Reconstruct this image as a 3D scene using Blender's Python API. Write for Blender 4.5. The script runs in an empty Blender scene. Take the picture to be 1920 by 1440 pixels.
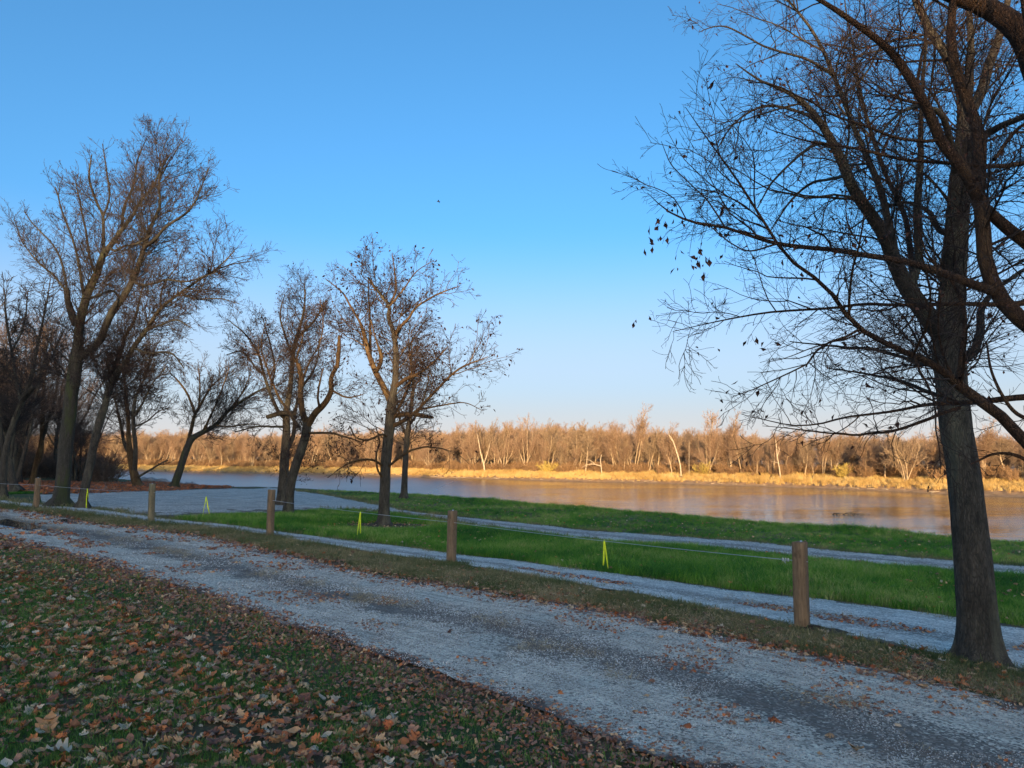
import bpy, math, random
import numpy as np
from mathutils import Vector, noise as mnoise

# ------------------------------------------------------------------ camera, sky, sun, exposure
F = 1371.0                                   # focal length in pixels of the 1920 px wide photograph
EYE = 1.65
PITCH = math.atan((852 - 720) / F)
SC = bpy.context.scene
COL = SC.collection
cam_data = bpy.data.cameras.new('camera')
cam = bpy.data.objects.new('camera', cam_data)
COL.objects.link(cam)
cam.location = (0, 0, EYE)
cam.rotation_euler = (math.pi / 2 + PITCH, 0, 0)
cam_data.sensor_width = 36
cam_data.lens = F / 1920 * 36
cam_data.clip_end = 6000
cam_data.clip_start = 0.05
SC.camera = cam

SUN_EL = math.radians(5.5)
SUN_AZ = math.radians(184)                   # compass direction of the sun: behind the camera (0 = +Y, 90 = +X)
world = bpy.data.worlds.new('World')
SC.world = world
world.use_nodes = True
wn = world.node_tree
wn.nodes.clear()
w_out = wn.nodes.new('ShaderNodeOutputWorld')
w_bg = wn.nodes.new('ShaderNodeBackground')
w_sky = wn.nodes.new('ShaderNodeTexSky')
w_sky.sky_type = 'NISHITA'
w_sky.sun_disc = False
w_sky.sun_elevation = SUN_EL
w_sky.sun_rotation = SUN_AZ
w_sky.altitude = 0
w_sky.air_density = 0.8
w_sky.dust_density = 4.0
w_sky.ozone_density = 3.0
w_co = wn.nodes.new('ShaderNodeTexCoord')
w_up = wn.nodes.new('ShaderNodeVectorMath'); w_up.operation = 'ADD'; w_up.inputs[1].default_value = (0, 0, .055)
wn.links.new(w_co.outputs['Generated'], w_up.inputs[0]); wn.links.new(w_up.outputs[0], w_sky.inputs[0])
w_hs = wn.nodes.new('ShaderNodeHueSaturation'); w_hs.inputs['Saturation'].default_value = 1.08; w_hs.inputs['Hue'].default_value = .492
wn.links.new(w_sky.outputs[0], w_hs.inputs['Color'])
w_sep = wn.nodes.new('ShaderNodeSeparateXYZ'); wn.links.new(w_co.outputs['Generated'], w_sep.inputs[0])
w_rp = wn.nodes.new('ShaderNodeValToRGB'); w_rp.color_ramp.interpolation = 'EASE'     # pale evening haze low in the sky, all round
for k_, (p_, c_) in enumerate(((0.0, .96), (.10, .55), (.31, 0.))):
    if k_ > 1: w_rp.color_ramp.elements.new(p_)
    w_rp.color_ramp.elements[k_].position = p_
    w_rp.color_ramp.elements[k_].color = (c_, c_, c_, 1)
wn.links.new(w_sep.outputs[2], w_rp.inputs[0])
w_sc = wn.nodes.new('ShaderNodeSeparateColor'); wn.links.new(w_sky.outputs[0], w_sc.inputs[0])
w_mr = wn.nodes.new('ShaderNodeMapRange'); w_mr.inputs[1].default_value = 2.0; w_mr.inputs[2].default_value = 4.5; w_mr.inputs[3].default_value = 1; w_mr.inputs[4].default_value = 0
wn.links.new(w_sc.outputs[0], w_mr.inputs[0])                      # the sunset glow itself outshines the haze
w_ml = wn.nodes.new('ShaderNodeMath'); w_ml.operation = 'MULTIPLY'; wn.links.new(w_rp.outputs[0], w_ml.inputs[0]); wn.links.new(w_mr.outputs[0], w_ml.inputs[1])
w_mx = wn.nodes.new('ShaderNodeMix'); w_mx.data_type = 'RGBA'; w_mx.inputs[7].default_value = (1.50, 1.42, 1.40, 1)
wn.links.new(w_ml.outputs[0], w_mx.inputs[0]); wn.links.new(w_hs.outputs[0], w_mx.inputs[6]); wn.links.new(w_mx.outputs[2], w_bg.inputs[0])
wn.links.new(w_bg.outputs[0], w_out.inputs[0])
w_bg.inputs[1].default_value = 0.15
sun_data = bpy.data.lights.new('sun', 'SUN')
sun_data.energy = 2.8
sun_data.angle = math.radians(0.55)
sun_data.color = (1.0, 0.70, 0.38)
sun = bpy.data.objects.new('sun', sun_data)
COL.objects.link(sun)
sdir = Vector((math.sin(SUN_AZ) * math.cos(SUN_EL), math.cos(SUN_AZ) * math.cos(SUN_EL), math.sin(SUN_EL)))
sun.rotation_euler = sdir.to_track_quat('Z', 'Y').to_euler()
sun.location = (0, -20, 30)
SC.view_settings.view_transform = 'Standard'
SC.view_settings.look = 'None'
SC.view_settings.exposure = 1.82
SC.view_settings.gamma = 1.0
SC.view_settings.use_curve_mapping = False
SC.cycles.max_bounces = 6
SC.cycles.transparent_max_bounces = 6

# ------------------------------------------------------------------ small helpers
rng = np.random.default_rng(7)
random.seed(7)

def meta(o, label=None, cat=None, group=None, kind=None):
    if label: o['label'] = label
    if cat: o['category'] = cat
    if group: o['group'] = group
    if kind: o['kind'] = kind
    return o

def empty(name, loc=(0, 0, 0)):
    o = bpy.data.objects.new(name, None)
    o.empty_display_size = 0.2
    COL.objects.link(o)
    o.location = loc
    return o

def fill_mesh(me, V, faces):
    """faces: list of int arrays (n,3) or (n,4)"""
    V = np.asarray(V, dtype=np.float32).reshape(-1, 3)
    me.vertices.add(len(V))
    me.vertices.foreach_set('co', V.ravel())
    loops = np.concatenate([f.ravel() for f in faces if len(f)]) if faces else np.zeros(0, int)
    tot = np.concatenate([np.full(len(f), f.shape[1]) for f in faces if len(f)]) if faces else np.zeros(0, int)
    start = np.concatenate([[0], np.cumsum(tot)[:-1]]) if len(tot) else tot
    me.loops.add(len(loops)); me.loops.foreach_set('vertex_index', loops.astype(np.int32))
    me.polygons.add(len(tot))
    me.polygons.foreach_set('loop_start', start.astype(np.int32))
    me.polygons.foreach_set('loop_total', tot.astype(np.int32))
    me.update(calc_edges=True)
    return me

class MB:
    """collects geometry, then links it as one mesh"""
    def __init__(s): s.v = []; s.f = []; s.n = 0
    def add(s, V, F_):
        V = np.asarray(V, float).reshape(-1, 3); s.v.append(V)
        if isinstance(F_, np.ndarray): F_ = [F_]
        for f in F_:
            if len(f): s.f.append(np.asarray(f, int) + s.n)
        s.n += len(V)
    def tubes(s, P, R, k):
        s.add(*tubes(P, R, k))
    def mesh(s, name, mat, smooth=True):
        me = bpy.data.meshes.new(name)
        fill_mesh(me, np.concatenate(s.v) if s.v else np.zeros((0, 3)), s.f)
        if smooth: me.polygons.foreach_set('use_smooth', np.ones(len(me.polygons), bool))
        if mat: me.materials.append(mat)
        return me
    def build(s, name, mat, parent=None, smooth=True, loc=None, link=True):
        me = s.mesh(name, mat, smooth)
        o = bpy.data.objects.new(name, me)
        if link: COL.objects.link(o)
        if parent is not None:
            o.parent = parent
        if loc is not None: o.location = loc
        return o

def tubes(P, R, k):
    """P (N,K,3) centre lines, R (N,K) radii -> verts, quads"""
    N, K, _ = P.shape
    T = np.empty_like(P)
    T[:, 1:-1] = P[:, 2:] - P[:, :-2]; T[:, 0] = P[:, 1] - P[:, 0]; T[:, -1] = P[:, -1] - P[:, -2]
    T /= np.linalg.norm(T, axis=2, keepdims=True) + 1e-9
    D = P[:, -1] - P[:, 0]; D /= np.linalg.norm(D, axis=1, keepdims=True) + 1e-9
    ref = np.where(np.abs(D[:, 2:3]) > .75, np.array([[1., 0.13, 0]]), np.array([[0.1, 0.2, 1.]]))
    A = np.cross(T, ref[:, None, :]); A /= np.linalg.norm(A, axis=2, keepdims=True) + 1e-9
    B = np.cross(T, A)
    a = np.arange(k) * 2 * np.pi / k
    V = P[:, :, None, :] + R[:, :, None, None] * (A[:, :, None, :] * np.cos(a)[None, None, :, None] + B[:, :, None, :] * np.sin(a)[None, None, :, None])
    i = np.arange(N)[:, None, None] * K * k; j = np.arange(K - 1)[None, :, None] * k; c = np.arange(k)[None, None, :]
    c2 = (c + 1) % k
    q = np.stack([i + j + c, i + j + c2, i + j + k + c2, i + j + k + c], -1).reshape(-1, 4)
    return V.reshape(-1, 3), [q]

def box(mb, x0, y0, z0, x1, y1, z1):
    V = [(x0,y0,z0),(x1,y0,z0),(x1,y1,z0),(x0,y1,z0),(x0,y0,z1),(x1,y0,z1),(x1,y1,z1),(x0,y1,z1)]
    mb.add(V, np.array([(0,3,2,1),(4,5,6,7),(0,1,5,4),(1,2,6,5),(2,3,7,6),(3,0,4,7)]))

# pixel of the 1920x1440 photograph -> direction in the world
FW = np.array([0, math.cos(PITCH), math.sin(PITCH)]); UPV = np.array([0, -math.sin(PITCH), math.cos(PITCH)]); RT = np.array([1., 0, 0])
def ray(px, py):
    px = np.asarray(px, float); py = np.asarray(py, float)
    return RT * ((px - 960) / F)[..., None] + UPV * ((720 - py) / F)[..., None] + FW
def at(px, py, Y):
    d = ray(px, py); return np.array([0, 0, EYE]) + d * (np.asarray(Y, float) / d[..., 1])[..., None]
def on_plane(px, py, z):
    d = ray(px, py); return np.array([0, 0, EYE]) + d * ((z - EYE) / d[..., 2])[..., None]
def to_px(P):
    P = np.asarray(P, float) - np.array([0, 0, EYE])
    w = P @ FW
    w_ = np.where(np.abs(w) < 1e-6, 1e-6, w)
    return 960 + F * (P @ RT) / w_, 720 - F * (P @ UPV) / w_, w

# ------------------------------------------------------------------ terrain
WATER = -5.35
CREST = -0.6
def A2(l): return np.array(l, float)
E7px = A2([(437,912),(555,915),(629,921),(749,927),(830,933),(943,942),(1058,951),(1172,961),(1258,967),(1350,976),(1461,985),(1623,996),(1784,1012),(1920,1021)])
shore_mid = on_plane(E7px[:,0], E7px[:,1], CREST)[:, :2]
dirr = shore_mid[-1] - shore_mid[-4]; dirr /= np.linalg.norm(dirr)
lft = on_plane(A2([385, 330, 262]), A2([912, 909, 902]), CREST)[:, :2]
SHORE = np.concatenate([[[-420, 330], [-170, 190], [-92, 130], [-52, 86]], lft[::-1], shore_mid, [shore_mid[-1] + dirr * 40, shore_mid[-1] + dirr * 400]])
FARpx = A2([(260,884),(400,887),(500,889),(700,892),(800,896),(972,900),(1087,903),(1230,906),(1350,910),(1526,915),(1784,926),(1920,932)])
far_mid = on_plane(FARpx[:,0], FARpx[:,1], WATER)[:, :2]
fd = far_mid[-1] - far_mid[-3]; fd /= np.linalg.norm(fd)
FAR = np.concatenate([[[-480, 420], [-200, 330], [-130, 308]], far_mid, [far_mid[-1] + fd * 60, far_mid[-1] + fd * 400]])

def sdist(P, L):
    """signed distance of P (N,2) to polyline L; positive on the left of its direction of travel"""
    P = np.asarray(P, float); best = np.full(len(P), 1e18); sgn = np.ones(len(P))
    for a, b in zip(L[:-1], L[1:]):
        ab = b - a; t = np.clip(((P - a) @ ab) / (ab @ ab), 0, 1)
        d = P - (a + t[:, None] * ab); dd = (d * d).sum(1)
        cr = ab[0] * (P[:, 1] - a[1]) - ab[1] * (P[:, 0] - a[0])
        m = dd < best; best[m] = dd[m]; sgn[m] = np.sign(cr[m])
    return np.sqrt(best) * sgn
def sm(t): t = np.clip(t, 0, 1); return t * t * (3 - 2 * t)
def gz(x, y):
    """height of the near land"""
    x = np.atleast_1d(np.asarray(x, float)); y = np.atleast_1d(np.asarray(y, float))
    s = sdist(np.stack([x, y], 1), SHORE)          # > 0 over the river
    z = CREST * sm((s + 26) / 25)
    z = z + np.where(s > 0, -5.6 * sm(s / 8.0), 0)
    z = z + (18.5 + .6 * sm((x + 16) / 4) + 1.7 * sm((-x - 17.5) / 2) + 3.3 * sm((-x - 24) / 4)) * sm((-y - 70) / 100)               # unseen rise added behind the viewer, stepped across x to place its shade
    z = z + 0.03 * np.sin(x * .9 + 1.3) * np.sin(y * .7) * sm((y - 2) / 6)
    z = z + .25 * sm((y - 14) / 14) * sm((-x - 4) / 10) * sm(-s / 10)
    return z
def ground(px, py):
    px = np.atleast_1d(np.asarray(px, float)); py = np.atleast_1d(np.asarray(py, float))
    z = np.full(px.shape, -0.2)
    for _ in range(40):
        p = on_plane(px, py, z); z = z * .5 + .5 * np.maximum(gz(p[:, 0], p[:, 1]), CREST - .02)
    return on_plane(px, py, z)

# ------------------------------------------------------------------ node materials
class NT:
    def __init__(s, name):
        s.m = bpy.data.materials.new(name); s.m.use_nodes = True
        s.t = s.m.node_tree; s.t.nodes.clear()
        s.out = s.t.nodes.new('ShaderNodeOutputMaterial'); s.b = s.t.nodes.new('ShaderNodeBsdfPrincipled')
        s.l(s.b.outputs[0], s.out.inputs[0]); s.b.inputs['Roughness'].default_value = .9
        s.b.inputs['Specular IOR Level'].default_value = .25
    def l(s, a, b): s.t.links.new(a, b)
    def n(s, ty, **k):
        nd = s.t.nodes.new(ty)
        for a, v in k.items(): setattr(nd, a, v)
        return nd
    def coord(s, which='Object', scale=(1,1,1)):
        c = s.n('ShaderNodeTexCoord'); m = s.n('ShaderNodeMapping'); m.inputs['Scale'].default_value = scale
        s.l(c.outputs[which], m.inputs[0]); return m.outputs[0]
    def noise(s, vec, scale, detail=5, rough=.6, dist=0):
        nd = s.n('ShaderNodeTexNoise'); nd.inputs['Scale'].default_value = scale; nd.inputs['Detail'].default_value = detail
        nd.inputs['Roughness'].default_value = rough; nd.inputs['Distortion'].default_value = dist
        s.l(vec, nd.inputs['Vector']); return nd.outputs['Fac']
    def voro(s, vec, scale, feature='F1', out='Distance'):
        nd = s.n('ShaderNodeTexVoronoi', feature=feature); nd.inputs['Scale'].default_value = scale
        s.l(vec, nd.inputs['Vector']); return nd.outputs[out]
    def ramp(s, fac, stops, interp='LINEAR'):
        r = s.n('ShaderNodeValToRGB'); r.color_ramp.interpolation = interp
        e = r.color_ramp.elements
        while len(e) < len(stops): e.new(.5)
        for k, (p, c) in enumerate(stops):
            e[k].position = p; e[k].color = (c[0], c[1], c[2], 1) if not isinstance(c, (int, float)) else (c, c, c, 1)
        s.l(fac, r.inputs[0]); return r.outputs[0]
    def mix(s, fac, a, b, blend='MIX'):
        m = s.n('ShaderNodeMix', data_type='RGBA', blend_type=blend)
        for v, i in ((fac, 0), (a, 6), (b, 7)):
            if hasattr(v, 'links') or hasattr(v, 'is_linked'): s.l(v, m.inputs[i])
            elif i == 0: m.inputs[0].default_value = v
            else: m.inputs[i].default_value = (*v, 1)
        return m.outputs[2]
    def math(s, op, a, b=None, clamp=False):
        m = s.n('ShaderNodeMath', operation=op); m.use_clamp = clamp
        for v, i in ((a, 0), (b, 1)):
            if v is None: continue
            if isinstance(v, (int, float)): m.inputs[i].default_value = v
            else: s.l(v, m.inputs[i])
        return m.outputs[0]
    def bump(s, h, strength=.5, dist=.02):
        b = s.n('ShaderNodeBump'); b.inputs['Strength'].default_value = strength; b.inputs['Distance'].default_value = dist
        s.l(h, b.inputs['Height']); s.l(b.outputs[0], s.b.inputs['Normal']); return b
    def col(s, c):
        if isinstance(c, tuple): s.b.inputs['Base Color'].default_value = (*c, 1)
        else: s.l(c, s.b.inputs['Base Color'])
    def translucent(s, c, fac=.35):
        t = s.n('ShaderNodeBsdfTranslucent'); mx = s.n('ShaderNodeMixShader'); mx.inputs[0].default_value = fac
        if isinstance(c, tuple): t.inputs[0].default_value = (*c, 1)
        else: s.l(c, t.inputs[0])
        s.l(s.b.outputs[0], mx.inputs[1]); s.l(t.outputs[0], mx.inputs[2]); s.l(mx.outputs[0], s.out.inputs[0])

def mat_ground():
    m = NT('soil_and_turf'); v = m.coord()
    n1 = m.noise(v, .6, 6); n2 = m.noise(v, 22, 6, .8); n3 = m.noise(v, 90, 4, .8)
    green = m.ramp(n2, [(.3, (.035, .055, .016)), (.55, (.07, .11, .03)), (.75, (.16, .16, .06))])
    brown = m.ramp(n3, [(.3, (.085, .053, .032)), (.7, (.27, .17, .10))])
    m.col(m.mix(m.ramp(n1, [(.42, 0.), (.62, 1.)]), green, brown)); m.bump(m.math('ADD', n2, n3), .8, .03); return m.m
def mat_gravel(name, light, dark, dirt, track=True, rough_edge=.5, sc=1.0, centre=.5):
    """UV: x = metres along, y = 0..1 across"""
    m = NT(name); v = m.coord()
    uvn = m.n('ShaderNodeTexCoord'); sep = m.n('ShaderNodeSeparateXYZ'); m.l(uvn.outputs['UV'], sep.inputs[0])
    vv = sep.outputs[1]
    cell = m.voro(v, 58 * sc, out='Color'); cd = m.voro(v, 58 * sc)
    sepc = m.n('ShaderNodeSeparateColor'); m.l(cell, sepc.inputs[0])
    big = m.noise(v, 1.1, 5, .6); mid = m.noise(v, 7, 5, .65); fine = m.noise(v, 90, 2)
    stone = m.ramp(sepc.outputs[0], [(0., tuple(c * .33 for c in light)), (.35, tuple(c * .85 for c in light)), (.75, light), (1., tuple(min(.95, c * 1.25) for c in light))])
    dk = m.ramp(sepc.outputs[1], [(0., tuple(c * .5 for c in dark)), (.7, dark), (1., tuple(c * 2.6 for c in dark))])
    # warped across-coordinate so that the bands wander
    warp = m.math('ADD', vv, m.math('MULTIPLY', m.math('SUBTRACT', big, .5), .34))
    warp = m.math('ADD', warp, m.math('MULTIPLY', m.math('SUBTRACT', mid, .5), .22))
    dc = m.math('ABSOLUTE', m.math('SUBTRACT', warp, centre))
    band = m.ramp(dc, [(.05, 1.), (.20, 0.)])            # dark middle between the wheel tracks
    edge = m.ramp(m.math('ABSOLUTE', m.math('SUBTRACT', warp, .5)), [(.5 - .16 * rough_edge, 0.), (.5, 1.)])
    patch = m.ramp(m.math('ADD', m.math('MULTIPLY', big, .6), m.math('MULTIPLY', mid, .5)), [(.50, 0.), (.68, 1.)])
    f = m.math('MULTIPLY', band, .85) if track else m.math('MULTIPLY', patch, .35)
    f = m.math('ADD', f, m.math('MULTIPLY', patch, .35), clamp=True)
    c = m.mix(m.ramp(m.math('SUBTRACT', m.math('MULTIPLY', f, 1.15), sepc.outputs[2]), [(.42, .12), (.58, .9)] if False else [(0., .10), (.12, .92)]), stone, dk)
    dn = m.ramp(mid, [(.35, tuple(x * .45 for x in dirt)), (.7, dirt)])
    st_ = m.noise(m.coord('UV', (.22, 9, 1)), 3.2, 5, .65)      # streaks dragged along by the wheels
    c = m.mix(m.math('MULTIPLY', m.ramp(st_, [(.45, 0.), (.68, 1.)]), .55), c, m.mix(.5, dk, dn))
    c = m.mix(m.math('MULTIPLY', m.ramp(m.noise(v, 2.6, 5, .7), [(.50, 0.), (.66, 1.)]), m.math('MULTIPLY', sepc.outputs[1], .7)), c, dn)
    speck = m.ramp(m.math('ADD', m.math('MULTIPLY', edge, .62), m.math('MULTIPLY', mid, .55)), [(.5, 0.), (.72, 1.)])
    c = m.mix(speck, c, dn)
    if track:
        ln = m.noise(m.coord('UV', (.5, 7, 1)), 6, 5, .7)
        sp2 = m.ramp(m.math('MULTIPLY', m.math('MULTIPLY', band, ln), m.math('ADD', mid, .3)), [(.40, 0.), (.56, 1.)])
        c = m.mix(m.math('MULTIPLY', sp2, .7), c, dn)
    m.col(c)
    m.bump(m.math('ADD', m.math('MULTIPLY', cd, 1.), m.math('MULTIPLY', mid, .8)), .65, .012)
    m.b.inputs['Roughness'].default_value = .75
    return m.m
def mat_bark(name, c0, c1, moss=None, scale=1., bump=.8):
    m = NT(name); v = m.coord('Object', (1, 1, .22))
    n1 = m.noise(v, 26 * scale, 6, .7, .4); n2 = m.noise(v, 4 * scale, 4); vo = m.voro(v, 62 * scale, 'DISTANCE_TO_EDGE')
    c = m.ramp(n1, [(.3, c0), (.7, c1)])
    c = m.mix(m.ramp(vo, [(0., .4), (.2, 0.)]), c, tuple(x * .5 for x in c0))
    if moss: c = m.mix(m.ramp(n2, [(.48, 0.), (.62, .75)]), c, moss)
    else: c = m.mix(m.ramp(n2, [(.5, 0.), (.64, .5)]), c, (c1[0] * 1.35, c1[1] * 1.5, c1[2] * 1.3)); c = m.mix(m.ramp(m.noise(m.coord(), 2.3, 5, .7), [(.3, .55), (.5, 0.)]), c, tuple(x * .5 for x in c0))
    m.col(c); m.bump(m.math('ADD', n1, m.ramp(vo, [(0., 0.), (.2, 1.)])), bump, .02); return m.m
def mat_twig(name, c, var=.35):
    m = NT(name); n1 = m.noise(m.coord(), 3.0, 3)
    m.col(m.ramp(n1, [(.3, tuple(x * (1 - var) for x in c)), (.7, tuple(x * (1 + var) for x in c))])); return m.m
def mat_blade(name, cols, trans=.3, patch=.5):
    m = NT(name); oi = m.n('ShaderNodeObjectInfo'); g = m.n('ShaderNodeNewGeometry')
    n1 = m.noise(g.outputs['Position'], patch, 4)
    a = m.math('ADD', m.math('MULTIPLY', oi.outputs['Random'], .5), m.math('MULTIPLY', m.math('SUBTRACT', n1, .3), 1.5))
    st = [(i / (len(cols) - 1) * .8 + .1, c) for i, c in enumerate(cols)]
    c = m.ramp(a, st); m.col(c); m.translucent(c, trans); m.b.inputs['Roughness'].default_value = .55; return m.m
def mat_leaf(name, c0, c1):
    m = NT(name); oi = m.n('ShaderNodeObjectInfo'); n1 = m.noise(m.coord(), 14, 4, .7)
    a = m.math('ADD', m.math('MULTIPLY', oi.outputs['Random'], .6), m.math('MULTIPLY', n1, .5))
    c = m.ramp(a, [(.2, c0), (.85, c1)]); m.col(c); m.translucent(c, .15); m.b.inputs['Roughness'].default_value = .6; return m.m
def mat_plain(name, c, rough=.6, metal=0, var=.15, sc=20):
    m = NT(name); n1 = m.noise(m.coord(), sc, 4)
    m.col(m.ramp(n1, [(.3, tuple(x * (1 - var) for x in c)), (.7, tuple(x * (1 + var) for x in c))]))
    m.b.inputs['Roughness'].default_value = rough; m.b.inputs['Metallic'].default_value = metal; return m.m

M = {}
M['ground'] = mat_ground()
M['road'] = mat_gravel('pale_limestone_gravel', (.84, .71, .56), (.19, .15, .12), (.20, .125, .085), centre=.5)
M['path'] = mat_gravel('fresh_white_gravel', (.90, .81, .70), (.40, .35, .30), (.19, .14, .10), rough_edge=.4, centre=.42)
M['path_far'] = mat_gravel('grey_track_gravel', (.72, .63, .53), (.32, .27, .23), (.17, .12, .09), rough_edge=.7, sc=.6)
M['lot'] = mat_gravel('turning_area_gravel', (.70, .62, .53), (.38, .33, .28), (.22, .15, .10), track=False, rough_edge=.5, sc=.6)
M['bark_grey'] = mat_bark('ridged_grey_bark', (.040, .034, .027), (.155, .128, .097))
M['bark_smooth'] = mat_bark('dark_grey_bark', (.034, .029, .024), (.09, .076, .06), scale=.8)
M['bark_moss'] = mat_bark('mossy_bark', (.05, .042, .032), (.13, .11, .085), (.085, .10, .035))
M['bark_tan'] = mat_bark('tan_limb_bark', (.07, .042, .022), (.21, .125, .06))
M['bark_scaly'] = mat_bark('scaly_brown_bark', (.032, .019, .013), (.125, .066, .038), scale=1.4)
M['twig_dark'] = mat_twig('dark_twigs', (.045, .032, .027))
M['twig_brown'] = mat_twig('brown_twigs', (.046, .036, .032))
M['twig_mid'] = mat_twig('woodland_twigs', (.12, .082, .062))
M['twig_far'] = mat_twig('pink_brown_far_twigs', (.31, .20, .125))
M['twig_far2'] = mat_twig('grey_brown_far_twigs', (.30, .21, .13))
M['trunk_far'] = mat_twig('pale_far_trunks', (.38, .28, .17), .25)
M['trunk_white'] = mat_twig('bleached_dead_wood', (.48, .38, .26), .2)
M['dead_leaf'] = mat_leaf('dry_hanging_leaves', (.04, .02, .016), (.10, .045, .03))
_lg = NT('leaf_strewn_earth'); _v = _lg.coord(); _n = _lg.noise(_v, 9, 6, .8)
_lg.col(_lg.ramp(_n, [(.3, (.16, .08, .05)), (.5, (.36, .19, .11)), (.7, (.55, .33, .18))])); _lg.bump(_n, .8, .05); M['leafy'] = _lg.m
M['grass_lawn'] = mat_blade('short_lawn_blades', [(.045, .10, .022), (.08, .18, .032), (.13, .25, .045), (.26, .29, .09)], patch=.8)
M['grass_verge'] = mat_blade('thin_verge_blades', [(.07, .10, .03), (.13, .16, .05), (.24, .21, .09), (.42, .33, .17)], patch=.8)
M['grass_lush'] = mat_blade('lush_green_blades', [(.028, .105, .02), (.068, .215, .026), (.18, .37, .038), (.48, .46, .15)], .35, .3)
M['grass_gold'] = mat_blade('dry_golden_reeds', [(.40, .24, .08), (.60, .39, .13), (.74, .51, .18), (.80, .60, .27)], .25, .12)
M['straw'] = mat_blade('dead_straw', [(.22, .15, .08), (.40, .29, .16), (.60, .47, .27)], .1, 2.)
M['leaf_tan'] = mat_leaf('tan_fallen_leaf', (.48, .25, .12), (.80, .50, .27))
M['leaf_pale'] = mat_leaf('pale_grey_fallen_leaf', (.50, .36, .24), (.78, .60, .41))
M['leaf_rust'] = mat_leaf('rust_fallen_leaf', (.44, .12, .045), (.68, .24, .085))
M['leaf_brown'] = mat_leaf('dark_brown_fallen_leaf', (.20, .085, .055), (.46, .24, .15))
M['rock'] = mat_plain('riprap_rock', (.34, .30, .27), .9, 0, .4, 3)
M['stone'] = mat_blade('limestone_chips', [(.20, .18, .16), (.48, .43, .38), (.80, .73, .65)], .0, 3.)
M['soil'] = mat_plain('dug_soil', (.07, .045, .03), 1, 0, .5, 12)
M['soil_red'] = mat_plain('orange_dug_clay', (.22, .105, .05), 1, 0, .3, 12)
M['cable'] = mat_plain('galvanised_cable', (.52, .55, .58), .35, .6)
M['tape'] = mat_plain('fluorescent_yellow_tape', (.78, .86, .03), .45)
M['tape'].node_tree.nodes  # plain, unlit tape
M['bird'] = mat_plain('dark_plumage', (.03, .03, .035), .8)
M['mud'] = mat_plain('shore_mud', (.34, .22, .12), .8, 0, .3, .8)
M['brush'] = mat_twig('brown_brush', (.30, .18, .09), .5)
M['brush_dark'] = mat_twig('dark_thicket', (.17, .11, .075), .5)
M['brush_yellow'] = mat_twig('yellow_shrub', (.50, .37, .10), .3)

def mat_wood(name, c0, c1):
    m = NT(name); v = m.coord('Object', (9, 9, .7))
    n1 = m.noise(v, 4, 6, .7, 1.2); n2 = m.noise(m.coord('Object', (1, 1, .6)), 7, 3)
    c = m.ramp(n1, [(.3, c0), (.65, c1)])
    c = m.mix(m.ramp(n2, [(.55, 0.), (.68, .6)]), c, tuple(x * .35 for x in c0)); m.col(c); m.bump(n1, .6, .01); return m.m
M['post_brown'] = mat_wood('brown_post_timber', (.12, .078, .047), (.31, .20, .115))
M['post_green'] = mat_wood('greenish_post_timber', (.12, .095, .055), (.30, .24, .14))

def mat_water():
    m = NT('muddy_river_water'); v = m.coord()
    m.col((.07, .045, .024)); m.b.inputs['Roughness'].default_value = .05; m.b.inputs['IOR'].default_value = 1.40
    m.b.inputs['Specular IOR Level'].default_value = 1.0
    a = m.noise(m.coord('Object', (.5, 1.0, 1)), 1.7, 5, .65); b = m.noise(m.coord('Object', (.35, .9, 1)), .5, 4, .6)
    c = m.noise(m.coord('Object', (.02, .05, 1)), 1.0, 3, .6)
    h = m.math('ADD', m.math('MULTIPLY', a, m.math('ADD', .25, m.math('MULTIPLY', m.ramp(c, [(.4, 0.), (.6, 1.)]), .9))), m.math('MULTIPLY', b, .8))
    g = m.n('ShaderNodeSeparateXYZ'); m.l(v, g.inputs[0])      # wind-ruffled reach towards the left bend of the river
    wf = m.ramp(m.math('ADD', m.math('MULTIPLY', g.outputs[0], -.0125), .5), [(.40, 0.), (.72, 1.)])
    m.l(m.math('ADD', .055, m.math('MULTIPLY', wf, .24)), m.b.inputs['Roughness'])
    m.bump(m.math('MULTIPLY', h, m.math('ADD', 1., m.math('MULTIPLY', wf, .6))), 1.0, .07); return m.m
M['water'] = mat_water()
mp = NT('puddle_water'); mp.col((.02, .02, .022)); mp.b.inputs['Roughness'].default_value = .08; mp.b.inputs['Specular IOR Level'].default_value = .5; M['puddle'] = mp.m
# ------------------------------------------------------------------ ground, river, roads
def axis(stops):
    out = [stops[0][0]]
    for (a, st), (b, _) in zip(stops[:-1], stops[1:]):
        n = max(1, int(round((b - a) / st))); out += list(np.linspace(a, b, n + 1)[1:])
    return np.array(out)
def grid_mesh(xs, ys, zf, name, mat, keep=None):
    X, Y = np.meshgrid(xs, ys); Z = zf(X.ravel(), Y.ravel()); V = np.stack([X.ravel(), Y.ravel(), Z], 1)
    nx = len(xs); i = np.arange(len(ys) - 1)[:, None] * nx + np.arange(nx - 1)[None, :]
    q = np.stack([i, i + 1, i + nx + 1, i + nx], -1).reshape(-1, 4)
    if keep is not None: q = q[keep(V[q].mean(1))]
    mb = MB(); mb.add(V, q); return mb.build(name, mat)
gx = axis([(-460, 20), (-120, 4), (-75, .8), (-22, .3), (22, 1), (60, 8), (380, 8)])
gy = axis([(-320, 10), (-110, 5), (-10, 1), (1, .3), (40, .6), (80, 2.5), (140, 8), (380, 8)])
g = grid_mesh(gx, gy, gz, 'ground', M['ground'], keep=lambda c: sdist(c[:, :2], SHORE) < 16)
meta(g, kind='structure')
wv = np.array([(-700, -350, WATER), (700, -350, WATER), (700, 700, WATER), (-700, 700, WATER)])
wm = MB(); wm.add(wv, np.array([(0, 1, 2, 3)])); meta(wm.build('river_water', M['water'], smooth=False), kind='structure')

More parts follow.
